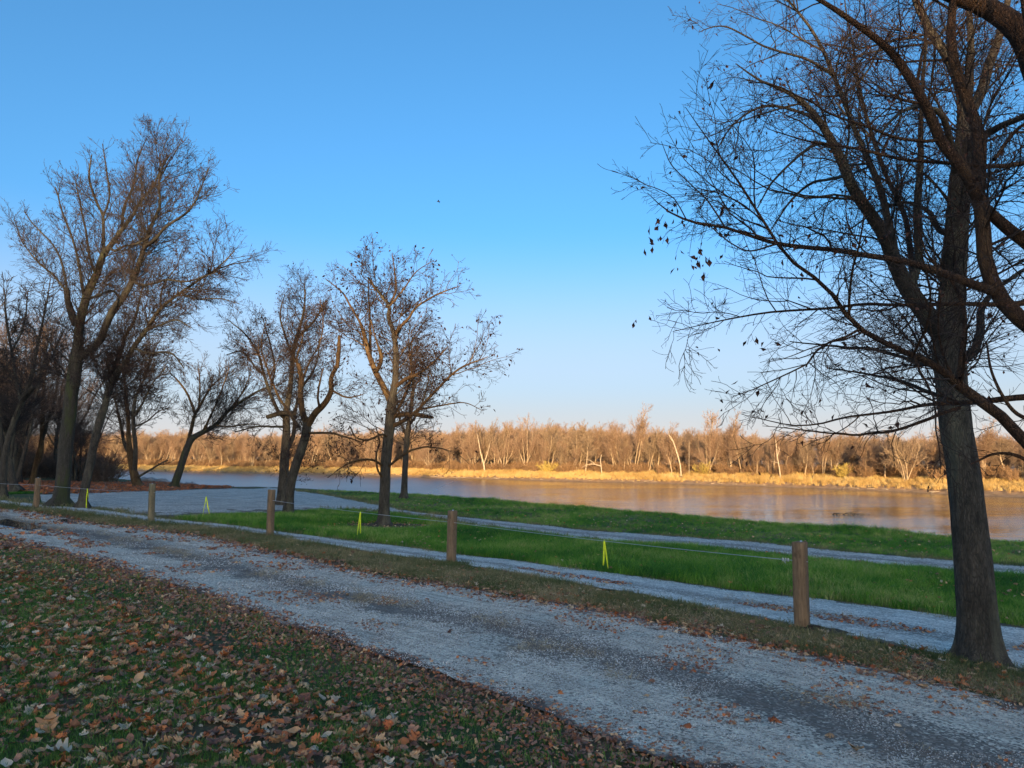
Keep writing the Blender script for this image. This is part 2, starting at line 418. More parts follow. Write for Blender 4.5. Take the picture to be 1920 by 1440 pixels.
# far bank: a ribbon that follows the far shoreline; profile (distance inland, height)
def resample(L, step):
    seg = np.linalg.norm(np.diff(L, axis=0), axis=1); c = np.concatenate([[0], np.cumsum(seg)])
    t = np.linspace(0, c[-1], max(2, int(c[-1] / step) + 1))
    return np.stack([np.interp(t, c, L[:, i]) for i in range(L.shape[1])], 1)
FARR = resample(FAR, 3.0)
tn = np.gradient(FARR, axis=0); tn /= np.linalg.norm(tn, axis=1, keepdims=True)
nrm = np.stack([-tn[:, 1], tn[:, 0]], 1)           # inland (left of travel)
ker = np.ones(31) / 31                                # smooth the normals so the ribbon never folds
nrm = np.stack([np.convolve(np.pad(nrm[:, i], 15, 'edge'), ker, 'valid') for i in range(2)], 1); nrm /= np.linalg.norm(nrm, axis=1, keepdims=True)
PROF = [(-8, -1.0), (-.8, -.12), (0.2, .12), (1.6, .30), (2.4, .75), (5, 1.15), (9, 1.7), (14, 2.1), (30, 2.2), (90, 2.4), (900, 3.0)]
def far_point(i, d, jit=0):
    return FARR[i] + nrm[i] * d
def far_z(d): return WATER + np.interp(d, [p[0] for p in PROF], [p[1] for p in PROF])
V = []
for (d, h) in PROF:
    wob = np.array([mnoise.noise(Vector((k * .11, d * .3, 3))) for k in range(len(FARR))])
    p = FARR + nrm * (d + (wob * 1.2 if d < 15 else wob * 0))[:, None]
    V.append(np.concatenate([p, np.full((len(p), 1), WATER + h)], 1))
V = np.array(V); nr, nc = V.shape[:2]
i = np.arange(nr - 1)[:, None] * nc + np.arange(nc - 1)[None, :]
mb = MB(); mb.add(V.reshape(-1, 3), np.stack([i, i + 1, i + nc + 1, i + nc], -1).reshape(-1, 4))
meta(mb.build('far_bank', M['mud']), kind='structure')

# edges of the roads, read off on the ground
PX = {
 'E1': [(0,1010),(130,1042),(260,1078),(400,1120),(560,1180),(720,1235),(900,1295),(1100,1372),(1290,1440)],
 'E2': [(0,956),(65,962),(130,974),(234,990),(338,1001),(417,1014),(500,1036),(572,1049),(686,1077),(830,1100),(960,1122),(1080,1140),(1188,1163),(1297,1184),(1405,1207),(1528,1236),(1655,1263),(1783,1293),(1920,1331)],
 'E3': [(0,947),(65,955),(156,963),(273,980),(390,991),(497,1004),(572,1018),(686,1037),(830,1055),(950,1075),(1080,1097),(1215,1121),(1351,1149),(1486,1178),(1600,1200),(1783,1236),(1920,1262)],
 'E4': [(0,938),(65,946),(156,953),(273,968),(400,982),(543,1000),(686,1018),(830,1037),(950,1051),(1080,1069),(1243,1089),(1351,1106),(1486,1120),(1600,1133),(1792,1160),(1920,1178)],
 'E5': [(600,955),(686,958),(772,968),(830,977),(950,995),(1000,1001),(1144,1018),(1350,1032),(1481,1044),(1623,1058),(1784,1073),(1920,1084)],
 'E6': [(555,920),(615,929),(686,943),(744,955),(830,967),(950,979),(1087,994),(1230,1004),(1350,1013),(1494,1026),(1640,1040),(1784,1052),(1920,1063)],
}
E = {k: ground(A2(v)[:, 0], A2(v)[:, 1])[:, :2] for k, v in PX.items()}
D = np.array([.74, -.6726]); D /= np.linalg.norm(D); Nn = np.array([-D[1], D[0]])   # along the road / towards the river
def extend(L, a=0, b=0):
    if a: d = L[0] - L[2]; d /= np.linalg.norm(d); L = np.concatenate([[L[0] + d * a], L])
    if b: d = L[-1] - L[-3]; d /= np.linalg.norm(d); L = np.concatenate([L, [L[-1] + d * b]])
    return L
E['E1'] = extend(E['E1'], 30, 14); E['E2'] = extend(E['E2'], 30, 12); E['E3'] = extend(E['E3'], 30, 12)
E['E4'] = extend(E['E4'], 30, 10); E['E5'] = extend(E['E5'], 0, 12); E['E6'] = extend(E['E6'], 0, 12)
E['E7'] = SHORE[7:] + Nn * 0.35
def edge_fn(L, ax):
    u = L @ ax; o = np.argsort(u, kind='stable'); u = u[o]; L = L[o]
    return lambda q: np.stack([np.interp(q, u, L[:, 0]), np.interp(q, u, L[:, 1])], -1)
def wob(u, seed, amp, f=1.1):
    return amp * np.array([mnoise.fractal(Vector((x * f, seed * 7.3, .5)), 1.0, 2.0, 4) for x in u])
def ribbon(name, LA, LB, u0, u1, mat, lift, ax=D, step=.12, rows=9, amp=.10, seed=1):
    fa, fb = edge_fn(LA, ax), edge_fn(LB, ax); u = np.arange(u0, u1, step)
    pa = fa(u) + Nn * wob(u, seed, amp)[:, None]; pb = fb(u) + Nn * wob(u, seed + 3, amp)[:, None]
    t = np.linspace(0, 1, rows)
    P = pa[None] * (1 - t)[:, None, None] + pb[None] * t[:, None, None]
    z = gz(P[..., 0].ravel(), P[..., 1].ravel()) + lift
    V = np.concatenate([P.reshape(-1, 2), z[:, None]], 1); n = len(u)
    i = np.arange(rows - 1)[:, None] * n + np.arange(n - 1)[None, :]
    q = np.stack([i, i + 1, i + n + 1, i + n], -1).reshape(-1, 4)
    mb = MB(); mb.add(V, q); o = mb.build(name, mat)
    uv = o.data.uv_layers.new(name='UVMap')
    uvs = np.stack([np.tile(u, rows), np.repeat(t, n)], 1)[q.ravel()]
    uv.data.foreach_set('uv', uvs.astype(np.float32).ravel())
    return meta(o, kind='structure')
def urange(*Ls): return max((L @ D).min() for L in Ls), min((L @ D).max() for L in Ls)
u0, u1 = urange(E['E1'], E['E2']); ribbon('gravel_road', E['E1'], E['E2'], u0, u1, M['road'], .022, rows=13, amp=.16)
u0, u1 = urange(E['E3'], E['E4']); ribbon('gravel_path', E['E3'], E['E4'], u0, u1, M['path'], .024, amp=.07, seed=2)
u0, u1 = urange(E['E5'], E['E6']); ribbon('riverside_track', E['E5'], E['E6'], u0, u1, M['path_far'], .028, amp=.12, seed=3)
AX = np.array([1., 0.])
def paired(name, rows_, mat, lift, seed, amp=.2, n=420):
    """a sheet between two edges whose points come in pairs"""
    a = A2(rows_); LA = ground(a[:, 0], a[:, 2])[:, :2]; LB = ground(a[:, 0], a[:, 1])[:, :2]; k = np.arange(len(a)); t = np.linspace(0, len(a) - 1, n)
    s_ = np.concatenate([[0], np.cumsum(np.linalg.norm(np.diff(LA, axis=0), axis=1) + .3)])
    P_ = lambda L: np.stack([np.interp(t, k, L[:, 0]), np.interp(t, k, L[:, 1])], 1)
    pa = P_(LA) + Nn * wob(t * 3, seed, amp)[:, None]; pb = P_(LB) + Nn * wob(t * 3, seed + 3, amp)[:, None]; m = 24; w = np.linspace(0, 1, m)
    Q = pa[None] * (1 - w)[:, None, None] + pb[None] * w[:, None, None]; z = gz(Q[..., 0].ravel(), Q[..., 1].ravel()) + lift
    i = np.arange(m - 1)[:, None] * n + np.arange(n - 1)[None, :]; q = np.stack([i, i + 1, i + n + 1, i + n], -1).reshape(-1, 4)
    mb = MB(); mb.add(np.concatenate([Q.reshape(-1, 2), z[:, None]], 1), q); o = mb.build(name, mat)
    uv = o.data.uv_layers.new(name='UVMap'); uv.data.foreach_set('uv', np.stack([np.tile(np.interp(t, k, s_), m), np.repeat(w, n)], 1)[q.ravel()].astype(np.float32).ravel())
    meta(o, kind='structure'); return Q.reshape(-1, 2)
paired('gravel_turning_area', [(78,928,945.5),(156,925,952),(260,922,967),(325,919,971),(409,917,966),(500,914,963.5),(555,920,959),(600,927,958),(650,937,957),(700,945,961),(744,955,966)], M['lot'], .03, 4)
LEAFY = paired('leafy_ground', [(-150,902,916),(10,903,918),(96,903.5,927),(250,905,923),(330,907,920),(420,911,916)], M['leafy'], .05, 6)
# ------------------------------------------------------------------ scattering (geometry nodes over a cloud of points)
def make_scatter(name, P, rot, scl, protos, idx=None):
    me = bpy.data.meshes.new(name); n = len(P)
    me.vertices.add(n); me.vertices.foreach_set('co', np.asarray(P, np.float32).ravel())
    a = me.attributes.new('rot', 'FLOAT_VECTOR', 'POINT'); a.data.foreach_set('vector', np.asarray(rot, np.float32).ravel())
    a = me.attributes.new('scl', 'FLOAT_VECTOR', 'POINT')
    scl = np.asarray(scl, np.float32)
    if scl.ndim == 1: scl = np.stack([scl] * 3, 1)
    a.data.foreach_set('vector', scl.ravel().astype(np.float32))
    if idx is None: idx = rng.integers(0, len(protos), n)
    a = me.attributes.new('idx', 'INT', 'POINT'); a.data.foreach_set('value', np.asarray(idx, np.int32))
    o = bpy.data.objects.new(name, me); COL.objects.link(o)
    pc = bpy.data.collections.new(name + '_kinds')
    for k, p in enumerate(protos): pc.objects.link(p)
    names = sorted(p.name for p in protos)
    order = np.array([names.index(p.name) for p in protos]); me.attributes['idx'].data.foreach_set('value', order[np.asarray(idx)].astype(np.int32))
    ng = bpy.data.node_groups.new(name + '_scatter', 'GeometryNodeTree')
    ng.interface.new_socket('Geometry', in_out='INPUT', socket_type='NodeSocketGeometry')
    ng.interface.new_socket('Geometry', in_out='OUTPUT', socket_type='NodeSocketGeometry')
    N = ng.nodes; L = ng.links
    gi = N.new('NodeGroupInput'); go = N.new('NodeGroupOutput'); ip = N.new('GeometryNodeInstanceOnPoints')
    ci = N.new('GeometryNodeCollectionInfo'); ci.inputs['Collection'].default_value = pc
    ci.inputs['Separate Children'].default_value = True; ci.inputs['Reset Children'].default_value = True
    def na(nm, ty):
        x = N.new('GeometryNodeInputNamedAttribute'); x.data_type = ty; x.inputs['Name'].default_value = nm; return x.outputs['Attribute']
    e2r = N.new('FunctionNodeEulerToRotation'); L.new(na('rot', 'FLOAT_VECTOR'), e2r.inputs[0])
    L.new(gi.outputs[0], ip.inputs['Points']); L.new(ci.outputs[0], ip.inputs['Instance']); ip.inputs['Pick Instance'].default_value = True
    L.new(na('idx', 'INT'), ip.inputs['Instance Index']); L.new(e2r.outputs[0], ip.inputs['Rotation']); L.new(na('scl', 'FLOAT_VECTOR'), ip.inputs['Scale'])
    L.new(ip.outputs[0], go.inputs[0])
    md = o.modifiers.new('scatter', 'NODES'); md.node_group = ng
    return meta(o, kind='stuff')
def in_view(P, m=220, low=1440):
    x, y, w = to_px(P); return (w > .5) & (x > -m) & (x < 1920 + m) & (y < low + m * .8)
def zone(LA, LB, n, ax=D, u0=None, u1=None, power=1., lift=0):
    """random ground points between two edges"""
    fa, fb = edge_fn(LA, ax), edge_fn(LB, ax)
    a, b = max((LA @ ax).min(), (LB @ ax).min()), min((LA @ ax).max(), (LB @ ax).max())
    if u0 is not None: a = max(a, u0)
    if u1 is not None: b = min(b, u1)
    uu = np.linspace(a, b, 400); wd = np.linalg.norm(fa(uu) - fb(uu), axis=1) + 1e-4
    u = rng.choice(uu, n, p=wd / wd.sum()) + rng.uniform(-.5, .5, n) * (uu[1] - uu[0])
    t = rng.random(n) ** power
    P = fa(u) * (1 - t)[:, None] + fb(u) * t[:, None]
    area = wd.mean() * (b - a)
    z = gz(P[:, 0], P[:, 1]) + lift
    return np.concatenate([P, z[:, None]], 1), t, area
def thin(P, d0, pw=1.4, extra=None):
    d = np.linalg.norm(P[:, :2], axis=1); k = rng.random(len(P)) < np.minimum(1, (d0 / np.maximum(d, .1)) ** pw)
    return k & in_view(P)
def fb(P, f, seed=0):
    return np.array([mnoise.fractal(Vector((p[0] * f, p[1] * f, seed)), 1.0, 2.0, 3) for p in P])

def tuft(name, n, h, spread, w, mat, bend=.5, seed=0):
    r = np.random.default_rng(seed + 11); mb = MB()
    for k in range(n):
        a = r.uniform(0, 2 * np.pi); rad = spread * math.sqrt(r.random()); b = np.array([math.cos(a) * rad, math.sin(a) * rad, -.01])
        hh = h * r.uniform(.5, 1.15); la = r.uniform(0, 2 * np.pi); le = bend * hh * r.uniform(.1, 1.)
        d = np.array([math.cos(la), math.sin(la), 0]); s = np.array([-d[1], d[0], 0]) * w * .5
        a2 = r.uniform(0, np.pi); s = np.array([math.cos(a2), math.sin(a2), 0]) * w * .5
        p1 = b + d * le * .3 + np.array([0, 0, hh * .55]); p2 = b + d * le + np.array([0, 0, hh * (1 - .25 * bend)])
        mb.add([b - s, b + s, p1 + s * .8, p1 - s * .8, p2], [np.array([(0, 1, 2, 3)]), np.array([(3, 2, 4)])])
    return mb.build(name, mat, link=False)
def euler_rand(n, tilt=.15):
    return np.stack([rng.normal(0, tilt, n), rng.normal(0, tilt, n), rng.uniform(0, 6.283, n)], 1)
# ------------------------------------------------------------------ trees
def catmull(P, K):
    P = np.asarray(P, float)
    if len(P) == 2:
        t = np.linspace(0, 1, K)[:, None]; return P[0] * (1 - t) + P[1] * t
    Q = np.concatenate([[2 * P[0] - P[1]], P, [2 * P[-1] - P[-2]]])
    seg = np.linalg.norm(np.diff(P[:, :3], axis=0), axis=1); c = np.concatenate([[0], np.cumsum(seg)]); u = np.linspace(0, c[-1], K)
    out = []
    for x in u:
        i = min(len(P) - 2, max(0, int(np.searchsorted(c, x, 'right') - 1))); t = (x - c[i]) / max(1e-9, seg[i])
        p0, p1, p2, p3 = Q[i], Q[i + 1], Q[i + 2], Q[i + 3]
        out.append(.5 * ((2 * p1) + (-p0 + p2) * t + (2 * p0 - 5 * p1 + 4 * p2 - p3) * t * t + (-p0 + 3 * p1 - 3 * p2 + p3) * t ** 3))
    return np.array(out)
def sprout(r, P, R, count, t0, t1, ang, ratio, K, wander, up, rfac, rend=.25, rmin=0., fall=.6, pitchflat=0., dirbias=None, lmax=9e9):
    """children (count,K,3),(count,K) of the branches P,R; everything vectorised"""
    N, Kp, _ = P.shape
    L = np.linalg.norm(np.diff(P, axis=1), axis=2).sum(1); idx = r.choice(N, count, p=L / L.sum())
    t = r.uniform(t0, t1, count); x = t * (Kp - 1); i = np.minimum(x.astype(int), Kp - 2); f = (x - i)[:, None]
    pos = P[idx, i] * (1 - f) + P[idx, i + 1] * f; rad = R[idx, i] * (1 - f[:, 0]) + R[idx, i + 1] * f[:, 0]
    T = P[idx, i + 1] - P[idx, i]; T /= np.linalg.norm(T, axis=1, keepdims=True) + 1e-9
    q = r.normal(size=(count, 3)); q[:, 2] *= (1 - pitchflat)
    q -= (q * T).sum(1, keepdims=True) * T; q /= np.linalg.norm(q, axis=1, keepdims=True) + 1e-9
    a = np.radians(ang) * r.uniform(.65, 1.3, count)[:, None]
    d = T * np.cos(a) + q * np.sin(a)
    if dirbias is not None: d = d + np.array(dirbias)
    d /= np.linalg.norm(d, axis=1, keepdims=True)
    ln = np.minimum(lmax, L[idx] * ratio * (1.05 - fall * t) * r.uniform(.6, 1.35, count))
    C = np.empty((count, K, 3)); C[:, 0] = pos
    for k in range(1, K):
        d = d + r.normal(size=(count, 3)) * wander + np.array([0, 0, up]) / K
        d /= np.linalg.norm(d, axis=1, keepdims=True); C[:, k] = C[:, k - 1] + d * (ln / (K - 1))[:, None]
    r0 = np.minimum(rad * rfac, ln * .0082 + .0012)
    s = np.linspace(0, 1, K)[None]; CR = np.maximum(r0[:, None] * (1 - (1 - rend) * s), rmin)
    return C, CR
def px_limb(pts, K=14, wob_=.012, seed=0):
    """pts: (px, py, depth, width_px) -> centre line and radii"""
    a = A2(pts); p = at(a[:, 0], a[:, 1], a[:, 2]); rad = a[:, 3] * a[:, 2] / F / 2
    c = catmull(np.concatenate([p, rad[:, None]], 1), K); P, R = c[:, :3], np.maximum(c[:, 3], .0015)
    L = np.linalg.norm(P[-1] - P[0])
    r = np.random.default_rng(seed + 5); n = r.normal(size=(K, 3)) * wob_ * L / K * 2; n[0] = 0
    return P + n, R
def hi_tube(P, R, k, rings, amp=.06, flare=None, seed=1.):
    """a detailed trunk: noisy cross-section, optional root flare"""
    c = catmull(np.concatenate([P, R[:, None]], 1), rings); P, R = c[:, :3], c[:, 3]
    V, q = tubes(P[None], R[None], k); V = V.reshape(rings, k, 3)
    for i in range(rings):
        h = P[i, 2] - P[0, 2]
        for j in range(k):
            a = j * 2 * math.pi / k
            f = 1 + amp * mnoise.fractal(Vector((math.cos(a) * 2.2 + seed, math.sin(a) * 2.2, P[i, 2] * 1.6)), 1, 2, 4) + amp * .5 * mnoise.noise(Vector((math.cos(a) * 9, math.sin(a) * 9 + seed, P[i, 2] * 4))) + (amp * .9 * abs(mnoise.noise(Vector((math.cos(a) * 13, math.sin(a) * 13 + seed, P[i, 2] * 2.2)))) if k > 30 else 0)
            if flare: f += flare * (.5 * math.exp(-h / .2) + math.exp(-h / .06)) * (.55 + .6 * max(0, math.cos(a * 5 + seed)) + .3 * math.sin(a * 2 + seed))
            V[i, j] = P[i] + (V[i, j] - P[i]) * f
    return V.reshape(-1, 3), q
LEAFLET = None
def leaflets(r, P, R, n, size, mb, droop=.6, cluster=1):
    """dry leaves: folded pairs of triangles hanging from the twigs"""
    N, K, _ = P.shape
    m = max(1, n // cluster); i = r.integers(0, N, m); k = r.integers(1, K, m)
    c = P[i, k]
    c = np.repeat(c, cluster, 0) + r.normal(size=(m * cluster, 3)) * size * (.0 if cluster == 1 else 1.2); n = len(c)
    d = r.normal(size=(n, 3)); d[:, 2] -= droop * 2; d /= np.linalg.norm(d, axis=1, keepdims=True)
    s = r.normal(size=(n, 3)); s -= (s * d).sum(1, keepdims=True) * d; s /= np.linalg.norm(s, axis=1, keepdims=True)
    nn = np.cross(d, s); sz = (size * r.uniform(.5, 1.3, n))[:, None]
    st = c + d * sz * .4
    v = np.stack([st, st + d * sz * .35 + s * sz * .32 + nn * sz * .15, st + d * sz, st + d * sz * .35 - s * sz * .32 + nn * sz * .2, c], 1)
    b = np.arange(n)[:, None] * 5
    mb.add(v.reshape(-1, 3), [np.concatenate([b + np.array([[0, 1, 2]]), b + np.array([[0, 2, 3]]), b + np.array([[4, 0, 1]])])])

def big_tree(name, label, trunk, limbs, mats, counts, seed, leaf=None, group=None, rings=40, sides=20, flare=.6, twig_ratio=(.55, .5, .5, .45), up=(.35, .15, .05, 0), rmin=.003, droop_low=0, stubs=(), cat='tree', ang=(48, 45, 42, 42), amp=.07, flat=0., trunk_sprouts=True, wander=.15, lmax=1.4, t0=.3):
    """trunk/limbs: lists of px_limb points.  mats = trunk, limb, twig, leaf"""
    r = np.random.default_rng(seed)
    tp, tr = px_limb(trunk, 22, .006, seed)
    base = tp[0].copy()
    root = empty(name, base); meta(root, label, cat, group)
    def rel(V): return V - base
    mb = MB(); V, q = hi_tube(tp, tr, sides, rings, amp, flare, seed * .37); mb.add(rel(V), q)
    mb.build('trunk', mats[0], root)
    LP, LR = [], []
    for j, l in enumerate(limbs):
        P, R = px_limb(l, 14, .012, seed * 31 + j)
        mb = MB(); V, q = hi_tube(P, R, 9, 26, amp * .9, None, seed + j)
        mb.add(rel(V), q); mb.build('limb', mats[1], root); LP.append(P); LR.append(R)
    for j, l in enumerate(stubs):
        P, R = px_limb(l, 8, .01, seed * 17 + j)
        V, q = hi_tube(P, R, 9, 14, amp * 1.3, None, seed + j + 50)
        n = len(V); mb = MB(); mb.add(rel(V), q); mb.add(rel(np.concatenate([V[-9:], [P[-1] + (P[-1] - P[-2]) * .25]])), [np.array([(i, (i + 1) % 9, 9) for i in range(9)])])
        mb.build('broken_limb', mats[1], root)
    tk = catmull(np.concatenate([tp, tr[:, None]], 1), 14)
    LPn, LRn = np.array(LP), np.array(LR)
    if trunk_sprouts:
        LPn = np.concatenate([LPn, tk[None, :, :3]]); LRn = np.concatenate([LRn, tk[None, :, 3]])
    c1, c2, c3, c4 = counts
    B1, R1 = sprout(r, LPn, LRn, c1, t0, .97, ang[0], twig_ratio[0], 9, wander, up[0], .62, rmin=rmin * 1.5, fall=.55, pitchflat=flat, lmax=lmax)
    # limbs also carry small stuff directly
    B2a, R2a = sprout(r, B1, R1, c2, .15, 1., ang[1], twig_ratio[1], 7, wander, up[1], .62, rmin=rmin * 1.2, pitchflat=flat, lmax=lmax * .6)
    B2b, R2b = sprout(r, LPn, LRn, c2 // 4, .3, 1., 50, .20, 7, wander, up[1], .35, rmin=rmin * 1.2)
    B2 = np.concatenate([B2a, B2b]); R2 = np.concatenate([R2a, R2b])
    B3, R3 = sprout(r, B2, R2, c3, .1, 1., ang[2], twig_ratio[2], 5, wander * 1.1, up[2], .6, rmin=rmin)
    B4, R4 = sprout(r, B3, R3, c4, .1, 1., ang[3], twig_ratio[3], 4, wander, up[3], .7, rmin=rmin * .8)
    mb = MB()
    mb.tubes(rel(B1), R1, 6); mb.build('branches', mats[1], root)['kind'] = 'stuff'
    mb = MB(); mb.tubes(rel(B2), R2, 4); mb.tubes(rel(B3), R3, 3); mb.tubes(rel(B4), R4, 3)
    tw = mb.build('twigs', mats[2], root); tw['kind'] = 'stuff'
    if leaf:
        n, size, cl = leaf; mb = MB(); leaflets(r, rel(B4), R4, n, size, mb, cluster=cl)
        lf = mb.build('dry_leaves', mats[3], root, smooth=False); lf['kind'] = 'stuff'
    return root, (B2, B3, B4, base)

def proto_tree(h, stems, spread, seed, c, rmin=.012, trunk_r=.17, crown0=.3, ang=38, up=.5, fork=None, lean=.12):
    """a generic bare tree standing at the origin: returns (trunk mesh builder, crown mesh builder)"""
    r = np.random.default_rng(seed)
    S, SR = [], []
    for k in range(stems):
        a = r.uniform(0, 6.28); tilt = (lean if stems == 1 else .32) * r.uniform(.4, 1.2)
        d = np.array([math.cos(a) * tilt, math.sin(a) * tilt, 1.]); p = np.array([math.cos(a), math.sin(a), 0]) * (.2 if stems > 1 else 0); pts = [p.copy()]
        hh = h * r.uniform(.78, 1.0)
        for j in range(9):
            d = d + r.normal(size=3) * .09; d[2] = max(d[2], .55); d /= np.linalg.norm(d); p = p + d * hh / 9; pts.append(p.copy())
        S.append(catmull(pts, 12)); SR.append(trunk_r * (1 if stems == 1 else .7) * np.linspace(1, .12, 12))
    S, SR = np.array(S), np.array(SR); SR[:, 0] *= 1.3
    B1, R1 = sprout(r, S, SR, c[0], crown0, .95, ang, spread, 9, .10, up, .55, rmin=rmin, fall=.75)
    B2, R2 = sprout(r, np.concatenate([B1, B1, catN(S, 9)]), np.concatenate([R1, R1, SR[:, :9]]), c[1], .25, 1., ang, .42, 6, .12, up * .6, .55, rmin=rmin)
    B3, R3 = sprout(r, B2, R2, c[2], .1, 1., 38, .55, 5, .13, up * .4, .6, rmin=rmin * .8)
    B4, R4 = sprout(r, B3, R3, c[3], .1, 1., 36, .55, 3, .12, .1, .7, rmin=rmin * .7)
    t = MB(); t.tubes(S, SR, 8); t.tubes(B1, R1, 5)
    k = MB(); k.tubes(B2, R2, 3); k.tubes(B3, R3, 3); k.tubes(B4, R4, 3)
    return t, k
def catN(S, n): return S[:, (np.linspace(0, S.shape[1] - 1, n)).astype(int)] if S.shape[1] != n else S
def brush(h, n, seed, rmin=.010, spread=.6):
    """a many-stemmed thicket clump"""
    r = np.random.default_rng(seed); S, SR = [], []
    for k in range(n):
        a = r.uniform(0, 6.28); d = np.array([math.cos(a) * spread * r.uniform(.1, 1.), math.sin(a) * spread * r.uniform(.1, 1.), 1.]); p = r.normal(size=3) * .35 * h * .5; p[2] = -.05; pts = [p.copy()]
        for j in range(5): d = d + r.normal(size=3) * .16; p = p + d / np.linalg.norm(d) * h * r.uniform(.6, 1.1) / 5; pts.append(p.copy())
        S.append(np.array(pts)); SR.append(np.linspace(.022, .008, 6) * max(1, rmin / .01))
    S, SR = np.array(S), np.array(SR)
    B, R = sprout(r, S, SR, n * 9, .1, 1., 40, .5, 4, .15, .1, .6, rmin=rmin); B2, R2 = sprout(r, B, R, n * 26, .1, 1., 42, .5, 3, .15, .0, .7, rmin=rmin * .8)
    mb = MB(); mb.tubes(S, SR, 4); mb.tubes(B, R, 3); mb.tubes(B2, R2, 3); return mb
def put(name, label, cat, meshes, loc, rz=0, sc=1., group=None, lean=(0, 0)):
    """a thing whose parts are given as (name, mesh) pairs; mesh data are shared"""
    e = empty(name, loc); e.rotation_euler = (lean[0], lean[1], rz)
    e.scale = (sc, sc, sc) if isinstance(sc, (int, float)) else sc
    meta(e, label, cat, group)
    for nm, me in meshes:
        o = bpy.data.objects.new(nm, me); o.parent = e; COL.objects.link(o)
        if nm in ('crown', 'twigs', 'stems'): o['kind'] = 'stuff'
    return e
def gd(px, py): return float(ground(px, py)[0, 1])
# ------------------------------------------------------------------ the named trees of the near bank
TA, TB_ = gd(112, 950), gd(154, 953)
big_tree('forked_tree', 'tall forked bare tree with mossy trunk at the left end of the gravel path', 
  [(112,952,TA,30),(118,900,TA,25),(124,830,TA,24),(133,750,TA,23),(142,680,TA,24),(147,640,TA,17),(148,610,TA,16),(156,579,TA,15),(167,542,TA,15),(182,512,TA,13),(194,478,TA,11),(208,460,TA,9),(230,428,TA,8),(250,402,TA+.3,6),(271,365,TA+.5,5),(294,340,TA+.5,3),(300,290,TA+.5,2)],
  [[(146,672,TA,17),(166,660,TA-.2,15),(184,642,TA-.4,14),(198,615,TA-.5,13),(206,592,TA-.6,13),(226,563,TA-.7,13),(247,529,TA-.8,11),(260,493,TA-.8,10),(273,464,TA-.8,9),(277,438,TA-.8,7),(292,407,TA-.8,6),(302,378,TA-.8,5),(296,334,TA-.8,4),(318,290,TA-.8,2)],
   [(272,462,TA-.8,7),(290,450,TA-1.2,6),(312,425,TA-1.5,5),(352,397,TA-1.8,4.5),(368,372,TA-2,3),(392,316,TA-2,2)],
   [(193,476,TA,8),(194,440,TA+.5,6),(193,407,TA+.8,5),(180,376,TA+1,5),(167,334,TA+1.2,4),(172,290,TA+1.3,2)],
   [(148,600,TA,9),(138,592,TA+.2,9),(131,570,TA+.3,8),(122,545,TA+.4,5),(105,520,TA+.6,4),(70,490,TA+1,3),(40,450,TA+1.2,2),(30,420,TA+1.2,1.5)],
   [(126,548,TA+.4,5),(118,500,TA+.2,4),(100,460,TA,3),(62,420,TA,2.5),(45,395,TA,1.5)],
   [(158,560,TA,6),(150,510,TA-.4,5),(140,460,TA-.6,4),(118,400,TA-.9,3),(104,350,TA-1,2)],
   [(180,514,TA,6),(168,480,TA+.5,5),(160,430,TA+1,4),(150,380,TA+1,3),(140,330,TA+1,1.5)],
   [(229,428,TA,6),(232,390,TA+.4,5),(250,350,TA+.6,4),(258,300,TA+.6,3),(275,260,TA+.6,1.5)],
   [(193,407,TA+.8,4),(205,370,TA+.4,3.5),(200,320,TA+.2,3),(192,270,TA,1.5)],
   [(248,528,TA-.8,6),(275,535,TA-1.4,5),(310,525,TA-1.8,4),(345,528,TA-2,3.5),(380,520,TA-2.2,2.5),(430,500,TA-2.4,1.5)],
   [(205,462,TA,5),(215,470,TA-.5,5),(232,462,TA-1,4),(262,455,TA-1.4,3),(285,440,TA-1.6,1.5)],
   [(227,563,TA-.7,5),(210,545,TA-1.2,4),(180,555,TA-1.8,3),(150,560,TA-2.2,2)]],
  (M['bark_moss'], M['bark_smooth'], M['twig_brown'], M['dead_leaf']), (150, 1300, 9000, 19000), 11, lmax=2.0, leaf=(3000, .06, 1), up=(.55, .35, .2, .1), rmin=.0033, twig_ratio=(.40, .5, .5, .5), ang=(38, 40, 40, 40),
  stubs=[[(140,610,TA,9),(130,580,TA+.1,10),(125,548,TA+.1,11),(124,540,TA+.1,10)]])
